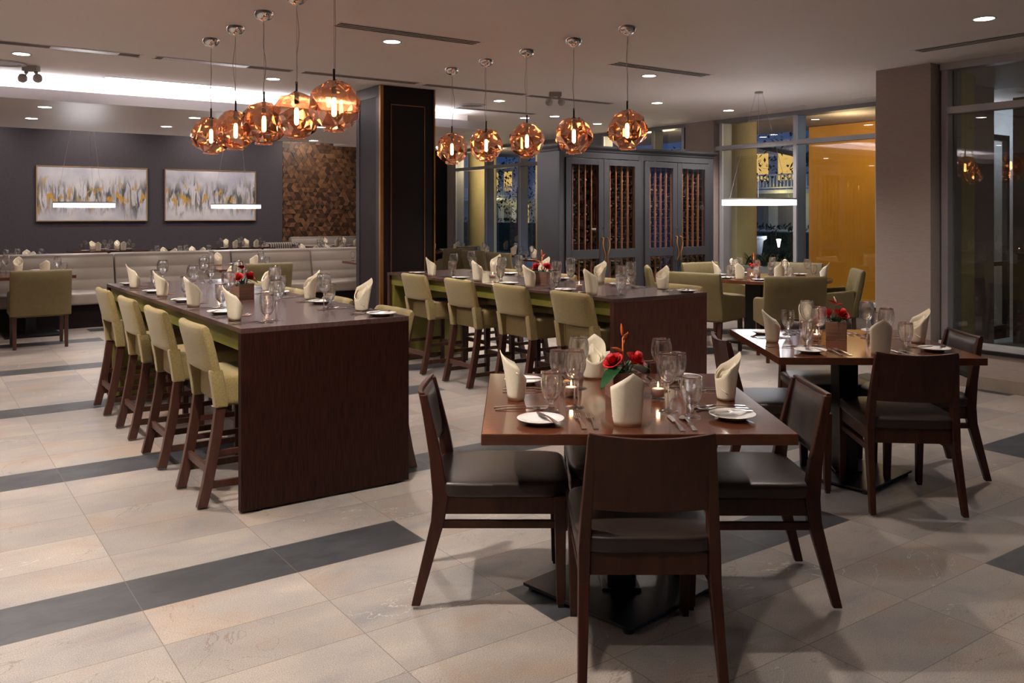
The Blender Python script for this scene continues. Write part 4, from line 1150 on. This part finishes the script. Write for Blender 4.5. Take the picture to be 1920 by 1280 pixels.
# communal tables
def ident(a=0):
    f = lambda u, v, z_=0: (u, v, z_)
    f.a = 0.0; return f
TI = ident()
for nm, x0, x1, ys, zt in (('left', 1.373, 2.315, SY_1, .924), ('right', 4.055, 4.997, SY_2, .902)):
    for i, y in enumerate(ys):
        setting(TI, zt, x0, y - .02, -PI / 2, 'at the %s left-side seat of the %s communal table' % (nth[i], nm), m=(1.0, .78), nap_dx=.02)
        setting(TI, zt, x1, y + .02, PI / 2, 'at the %s right-side seat of the %s communal table' % (nth[i], nm), m=(1.0, .78), nap_dx=-.02)
inst('fl4', make_flowers(4), (1.86, 5.78, .924), .25, 'wooden box with red rose, anthurium and greenery on the left communal table', 'flower arrangement', 'boxed flower arrangements')
inst('fl1', None, (4.42, 5.83, .902), -.9, 'wooden box with red rose and orange bloom on the right communal table', 'flower arrangement', 'boxed flower arrangements')
votive(1.84, 6.22, .924, 'beyond the flowers on the left communal table'); votive(1.83, 5.22, .924, 'before the flowers on the left communal table')
votive(4.38, 6.52, .902, 'beyond the flowers on the right communal table'); votive(4.32, 5.22, .902, 'before the flowers on the right communal table')

# round table
seats = [(7.27, 5.42, 'nearest seat'), (6.90, 6.41, 'left seat'), (8.42, 7.72, 'far left seat'), (9.38, 6.95, 'window-side seat'), (8.76, 5.72, 'right seat'), (7.30, 7.50, 'cabinet-side seat')]
for x, y, nm in seats:
    a = math.atan2(y - RC[1], x - RC[0]); f = ident(); 
    setting(f, .76, RC[0] + .69 * math.cos(a), RC[1] + .69 * math.sin(a), a + PI / 2, 'at the %s of the round table' % nm, m=(.62, .85), nap_dx=0)
inst('fl3', make_flowers(3), (8.06, 6.58, .76), .3, 'small wooden box of red flowers and orange bloom on the round table', 'flower arrangement', 'boxed flower arrangements')
votive(7.93, 6.50, .76, 'left of the flowers on the round table'); votive(8.22, 6.35, .76, 'right of the flowers on the round table')

# ================================================================= BANQUETTES AND REAR TABLES
def bench(name, x0, x1, y, label, back_h=.94, seat_z=.46, flip=False):
    e = empty('banquette', ((x0 + x1) / 2, y, 0), PI if flip else 0); tag(e, label, 'bench', 'taupe leather banquettes')
    h = (x1 - x0) / 2 - .008
    MB().box(-h, .07, 0, h, .90, .30).build('plinth', M['darkpanel'], e)
    n = 2
    MB().pillow(0, .33, .385, h, .36, .078, 14, 10, .12).build('seat', M['bench'], e, smooth=True)
    # raked back with soft horizontal channels
    pr = []
    for i in range(41):
        z_ = .44 + (back_h - .44) * i / 40
        ch = abs(math.sin(PI * (z_ - .44) / .155)) ** .6
        pr.append((.60 + .26 * (z_ - .44) - .013 * ch, z_))
    pr += [(.78, back_h + .006), (.86, back_h - .012), (.88, back_h - .05), (.90, .30), (.62, .30)]
    secs = []
    for x in (-h, -h + .012, h - .012, h):
        ins = .012 if abs(x) == h else 0
        secs.append([(x, yy + ins, z_ - ins * .8) for yy, z_ in pr])
    MB().loft(secs).build('backrest', M['bench'], e, smooth=False)
    for k in e.children:
        if k.name.startswith('backrest'): k.data.shade_smooth()
    return e
YB1 = 12.50
bench('b', -1.6, .60, YB1, 'taupe channelled banquette section at the far left edge')
bench('b', .60, 2.44, YB1, 'taupe channelled banquette section behind the far left armchair')
bench('b', 2.44, 4.08, YB1, 'taupe channelled banquette section behind the left communal table')
bench('b', 4.08, 5.35, YB1, 'taupe channelled banquette section left of the column')
bench('b', 5.35, 7.2, YB1, 'taupe channelled banquette section partly hidden by the column')
for a, b, wh in ((-1.6, 2.44, 'left'), (2.44, 4.7, 'middle'), (4.7, 7.2, 'right')):
    bench('b', a + .01, b - .01, YB1 + 1.85, 'taupe banquette back to back with the front one, %s part' % wh, flip=True)
bench('b', 7.75, 9.55, 19.66, 'pale banquette against the wood block wall')
e = empty('striped_bench', (7.28, 19.75, 0)); tag(e, 'low bench with dark and pale striped upholstery before the wood wall', 'bench')
MB().pillow(0, 0, .62, .40, .30, .22, 8, 8).build('cushion', M['stripe'], e, smooth=True)
MB().box(-.38, -.28, 0, .38, .28, .41).build('plinth', M['darkpanel'], e)

def make_rear_table():
    e = empty('rear_table')
    MB().box(-.38, -.55, .722, .38, .55, .76).build('tabletop', M['ttop'], e, bevel=.003)
    MB().box(-.05, -.05, .025, .05, .05, .7215).build('pedestal', M['black'], e)
    MB().box(-.27, -.27, 0, .27, .27, .0245).build('base_plate', M['black'], e)
    return e
def rt(x, y, wx, nm, seats_, dep=1.1, rz=0):
    o = inst('rtab', make_rear_table, (x, y, 0), rz, 'small walnut table ' + nm, 'table', 'rear dining tables')
    o.scale = (wx / .76, dep / 1.1, 1)
    for i, (dx, dy, hd, sn) in enumerate(seats_):
        f = ident(); ha, hb = wx / 2, dep / 2
        px, py = {0: (dx, -hb), 1: (dx, hb), 2: (-ha, dy), 3: (ha, dy)}[hd]
        setting(f, .76, x + px, y + py, {0: 0, 1: PI, 2: -PI / 2, 3: PI / 2}[hd], 'at %s, small table %s' % (sn, nm), full=False, m=(.72, .85))
N2 = [(.12, 0, 0, 'near seat'), (-.1, 0, 1, 'far seat')]
rt(1.30, 12.22, .85, 'at the far left banquette', N2, 1.2)
rt(3.83, 12.22, .78, 'at banquette behind left flowers', N2, 1.2)
rt(6.10, 12.22, .80, 'at banquette beside the column', N2)
N4 = [(-.22, 0, 0, 'near left seat'), (.25, 0, 0, 'near right seat'), (-.25, 0, 1, 'far left seat'), (.22, 0, 1, 'far right seat')]
rt(1.35, 15.05, 1.3, 'behind long banquette, left one', N4, .8)
rt(3.85, 15.05, 1.3, 'behind long banquette, middle one', N4, .8)
rt(6.30, 15.05, 1.3, 'behind long banquette, right one', N4, .8)
rt(3.45, 19.35, 1.4, 'under the left painting', N4, .85)
rt(6.20, 19.35, 1.3, 'under the right painting', N4, .85)
rt(8.40, 18.9, 1.5, 'before the wood block wall', N4, .85)
rt(9.05, 15.25, .8, 'farthest by the rear windows', N2, .8)
rt(8.95, 13.1, .8, 'second by the rear windows', [(.12, 0, 0, 'near seat'), (-.1, 0, 1, 'far seat')], .8)
rt(8.85, 11.3, .9, 'nearest by the rear windows', N4, .8)
# dark chairs around the rear tables
for i, (x, y, r, lb) in enumerate([(4.45, 18.55, 0, 'right of the left rear painting table'), (3.45, 18.35, 0, 'with its back to the viewer under the left painting'), (5.35, 18.4, 0, 'left of the right rear painting table'),
                                   (6.20, 18.35, 0, 'with its back to the viewer under the right painting'), (7.05, 19.0, PI / 2, 'at the right end of the right rear painting table'), (1.35, 15.75, PI, 'behind the long banquette at far left'), (3.85, 15.75, PI, 'behind the long banquette in the middle')]):
    inst('dchair', None, (x, y, 0), r, 'small distant dark dining chair ' + lb, 'chair', 'distant dark chairs')
def make_shaker():
    e = empty('salt_shaker')
    MB().lathe([(.001, 0), (.020, 0), (.019, .06), (.014, .075)], 14).build('glass_body', M['votive'], e, smooth=True)
    MB().lathe([(.015, .0752), (.016, .090), (.010, .10), (.001, .102)], 14).build('cap', M['chrome'], e, smooth=True)
    return e
for x, y, lb in ((1.15, 15.0, 'on the table just behind the banquette at far left'), (3.75, 19.3, 'on the table under the left painting'), (4.0, 15.0, 'on the table just behind the banquette, middle')):
    inst('shaker', make_shaker, (x, y, .76), 0, 'small salt shaker with metal cap ' + lb, 'shaker', 'salt shakers')

# ================================================================= PAINTINGS
def painting(x0, x1, z0, z1, seed, label):
    e = empty('painting', ((x0 + x1) / 2, YB - .03, (z0 + z1) / 2)); tag(e, label, 'painting', 'abstract paintings')
    a, b = (x1 - x0) / 2, (z1 - z0) / 2
    MB().box(-a + .02, -.012, -b + .02, a - .02, .028, b - .02).build('canvas', canvas_mat('abstract_canvas_%d' % seed, seed), e)
    MB().box(-a, -.025, -b, a, .029, -b + .018).box(-a, -.025, b - .018, a, .029, b).box(-a, -.025, -b + .018, -a + .018, .029, b - .018).box(a - .018, -.025, -b + .018, a, .029, b - .018).build('frame', M['goldframe'], e)
painting(2.29, 4.49, 1.35, 2.53, 1, 'wide abstract painting with dark and gold strokes, left one on the blue wall')
painting(4.86, 6.95, 1.35, 2.53, 4, 'wide abstract painting with dark and gold strokes, right one on the blue wall')

# ================================================================= OUTSIDE
MB().box(9.9, -12, -.3, 90, 130, -.06).build('courtyard_ground', M['pave'], kind=S)
def extwall(name, b, m, label, cat='wall'):
    o = b.build(name, m); tag(o, label, cat); return o
o = MB().lathe([(.26, -.1), (.26, 3.4)], 28, 10.75, 9.05).build('exterior_column', M['yellowwall'], None, smooth=True); tag(o, 'pale yellow round column outside the window behind the ring lamp', 'column', 'yellow exterior columns')
o = MB().lathe([(.33, -.1), (.33, 3.4)], 28, 10.9, 16.65).build('exterior_column', M['yellowwall'], None, smooth=True); tag(o, 'pale yellow round column outside the rear windows at left', 'column', 'yellow exterior columns')
o = MB().lathe([(.30, -.1), (.30, 3.4)], 28, 10.9, 14.1).build('exterior_column', M['yellowwall'], None, smooth=True); tag(o, 'yellow round column outside the rear windows beside the cabinet', 'column', 'yellow exterior columns')
extwall('exterior_wall', MB().box(12.3, 6.46, -.06, 12.6, 8.9, 2.94), M['orangewall'], 'bright orange rendered wall outside the window behind the round table')
extwall('exterior_ceiling', MB().box(9.85, 1.0, 2.95, 12.8, 18, 3.1), M['wallpaint'], 'pale yellow porch ceiling outside the far windows', 'ceiling')
# entrance porch beyond the near window
extwall('porch_wall', MB().box(7.95, 4.30, -.1, 8.55, 4.45, 3.0), M['yellowwall'], 'dim yellow porch wall strip outside the near window')
extwall('porch_ceiling', MB().box(7.85, -3, 2.9, 11.9, 4.45, 3.0), M['wallpaint'], 'grey porch ceiling outside the near window', 'ceiling')
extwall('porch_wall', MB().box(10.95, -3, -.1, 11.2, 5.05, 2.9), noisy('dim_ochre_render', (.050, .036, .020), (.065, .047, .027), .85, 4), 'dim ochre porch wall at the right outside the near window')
extwall('vestibule_wall', MB().box(12.15, 4.6, -.1, 12.29, 6.45, 2.94), M['stone'], 'pale grey vestibule wall behind the glazed door outside')
e = empty('glass_door', (10.60, 5.15, 0)); tag(e, 'glazed entrance door with a metal pull handle outside the near window', 'door')
q = MB().box(-.42, -.03, 0, -.36, .03, 2.45).box(.36, -.03, 0, .42, .03, 2.45).box(-.36, -.03, 2.38, .36, .03, 2.45).box(-.36, -.03, 0, .36, .03, .16)
q.build('door_frame', M['black'], e)
MB().box(-.36, -.06, .88, .36, -.02, .93).build('push_bar', M['black'], e)
MB().add([(-.36, 0, .16), (.36, 0, .16), (.36, 0, 2.38), (-.36, 0, 2.38)], [(0, 1, 2, 3)]).build('pane', M['pane'], e)
MB().tube([(-.24, -.03, .78), (-.24, -.10, .80), (-.24, -.10, 1.04), (-.24, -.03, 1.06)], .012, 8).build('handle', M['chrome'], e, smooth=True)
ext_lights = [('vestibule_lamp', (11.6, 5.75, 2.6), 9, (.70, .84, 1))]
# distant building with balcony
e = empty('distant_building', (52, 66, 0)); tag(e, 'pale blue-lit building with white balcony across the courtyard', 'building')
MB().box(0, -40, 0, 6, 40, 9).build('wall', M['bluebuild'], e)
for y in (-36, -31, -26.5, -24.2, -20, -15, -10, -5, 0, 5.5, 8.5, 11, 14.5, 19, 24, 30, 36):
    for z0 in (.2, 3.7):
        MB().box(-.06, y - .7, z0 + .3, -.01, y + .7, z0 + 2.3).build('window', M['warmwin'] if (int(abs(y) * 7) + int(z0)) % 2 == 0 else M['frame_dark'], e)
MB().box(-1.8, -40, 3.0, 0, 40, 3.25).build('balcony_floor', M['white'], e)
q = MB().box(-1.80, -40, 4.25, -1.74, 40, 4.36).box(-1.80, -40, 3.35, -1.74, 40, 3.45)
k = -40.0
while k < 40: q.box(-1.79, k, 3.45, -1.75, k + .10, 4.25); k += .30
q.build('balcony_railing', M['white'], e)
MB().box(-1.5, -40, 6.6, 0, 40, 6.8).build('roof_overhang', M['white'], e)
def bush(x, y, z_, rx, ry, rz, seed, name, label, cat, m='hedge'):
    rnd = random.Random(seed); b = MB()
    for i in range(900):
        th = rnd.uniform(0, 2 * PI); ph = math.acos(rnd.uniform(-1, 1)); r = rnd.uniform(.55, 1) ** .4
        c = Vector((rx * r * math.sin(ph) * math.cos(th), ry * r * math.sin(ph) * math.sin(th), rz * r * math.cos(ph)))
        d = Vector((rnd.uniform(-1, 1), rnd.uniform(-1, 1), rnd.uniform(-1, 1))).normalized(); s_ = d.cross(Vector((0, 0, 1))).normalized(); L = rnd.uniform(.08, .19)
        b.add([c, c + d * L * .5 + s_ * L * .22, c + d * L, c + d * L * .5 - s_ * L * .22], [(0, 1, 2, 3)])
    e = empty(name, (x, y, z_)); tag(e, label, cat); b.build('foliage', M[m], e)
    return e
e = bush(17.5, 14.3, 3.0, 1.8, 2.3, .75, 3, 'courtyard_tree', 'dark spreading tree outside the window behind the ring lamp', 'tree')
MB().tube([(.2, -2.6, -3.06), (.2, -2.4, -1.5), (.2, -1.4, -.1), (.3, .5, .3)], [.14, .11, .08, .03], 8).build('trunk', M['bark'], e)
e = bush(18.5, 25.8, 2.5, 1.0, 1.1, 1.2, 5, 'courtyard_tree', 'dark leafy tree outside the rear windows', 'tree')
MB().tube([(0, 0, -2.56), (.05, .1, 0)], [.12, .06], 8).build('trunk', M['bark'], e)
def hedge(x0, x1, y0, y1, h, label):
    e = empty('hedge', ((x0 + x1) / 2, (y0 + y1) / 2, -.06)); tag(e, label, 'hedge'); rnd = random.Random(int(x0 * 10)); b = MB(); hx, hy = (x1 - x0) / 2, (y1 - y0) / 2
    b.box(-hx + .1, -hy + .1, 0, hx - .1, hy - .1, h - .1)
    for i in range(1500):
        c = Vector((rnd.uniform(-hx, hx), rnd.uniform(-hy, hy), rnd.uniform(.1, h)))
        if rnd.random() < .6: c.x = -hx + rnd.uniform(-.05, .05)
        else: c.z = h + rnd.uniform(-.05, .08)
        d = Vector((rnd.uniform(-1, .2), rnd.uniform(-1, 1), rnd.uniform(-.3, 1))).normalized(); s_ = d.cross(Vector((0, 0, 1))).normalized(); L = rnd.uniform(.08, .2)
        b.add([c, c + d * L * .5 + s_ * L * .2, c + d * L, c + d * L * .5 - s_ * L * .2], [(0, 1, 2, 3)])
    b.build('foliage', M['hedge'], e)
hedge(21, 22.5, 26, 38, 1.3, 'clipped dark hedge outside the rear windows')
hedge(20.0, 21.5, 12.5, 19.0, 1.15, 'clipped dark hedge outside the window behind the ring lamp')
o = MB().box(10.35, 7.95, -.06, 10.75, 8.75, .72).build('planter_wall', M['stone']); tag(o, 'low stone planter wall with dark plants outside the far window', 'planter')
e = empty('planter_grass', (10.55, 8.35, .722)); tag(e, 'strappy dark green plants growing in the planter outside', 'plant'); b = MB(); rnd = random.Random(9)
for i in range(160):
    a = rnd.uniform(0, 2 * PI); leaf_blade(b, (rnd.uniform(-.12, .12), rnd.uniform(-.36, .36), 0), (math.cos(a) * .5, math.sin(a) * .5, .8), rnd.uniform(.18, .36), .022, .10, n=6)
b.build('leaves', M['hedge'], e)
o = MB().lathe([(.30, 0), (.42, .9), (.50, .95), (.50, 1.02), (.40, 1.02)], 24, 17.3, 14.35, -.06).build('stone_urn', M['stone'], None, smooth=True); tag(o, 'pale stone urn planter in the courtyard', 'planter')
for x, y, lb in ((17.6, 13.6, 'beside the stone urn outside the far window'), (18.9, 25.9, 'in front of the hedge outside the rear windows')):
    e = empty('path_lamp', (x, y, -.06)); tag(e, 'small glowing path lamp ' + lb, 'lamp', 'path lamps')
    MB().tube([(0, 0, 0), (0, 0, .75)], .02, 8).build('post', M['black'], e)
    MB().lathe([(.02, .752), (.045, .90), (.06, .95), (.001, .96)], 14).build('glow_head', M['lampglow'], e, smooth=True)
    l = bpy.data.lights.new('path_glow', 'POINT'); l.energy = 8; l.color = (.9, .95, 1); l.shadow_soft_size = .06
    o = bpy.data.objects.new('path_glow', l); COL.objects.link(o); o.location = (x - .1, y, 1.0)
def ext_light(name, loc, en, col, size=.3):
    l = bpy.data.lights.new(name, 'POINT'); l.energy = en; l.color = col; l.shadow_soft_size = size
    o = bpy.data.objects.new(name, l); COL.objects.link(o); o.location = loc
ext_light(*ext_lights[0])
ext_light('porch_lamp', (11.2, 7.4, 2.7), 13, (1, .75, .4)); ext_light('porch_lamp', (10.3, 10.4, 2.7), 30, (1, .8, .5))
ext_light('porch_lamp', (10.3, 15.4, 2.6), 40, (1, .8, .5)); ext_light('porch_lamp', (9.2, 2.6, 2.6), 1.5, (1, .85, .6))
ext_light('building_lamp', (49.5, 38.5, 2.4), 45, (1, .8, .3)); ext_light('building_lamp', (49.5, 74, 2.4), 60, (1, .8, .3))
l = bpy.data.lights.new('dusk', 'SUN'); l.energy = .55; l.color = (.32, .52, 1); l.angle = .6
o = bpy.data.objects.new('dusk', l); COL.objects.link(o); o.rotation_euler = (math.radians(35), math.radians(55), 0)
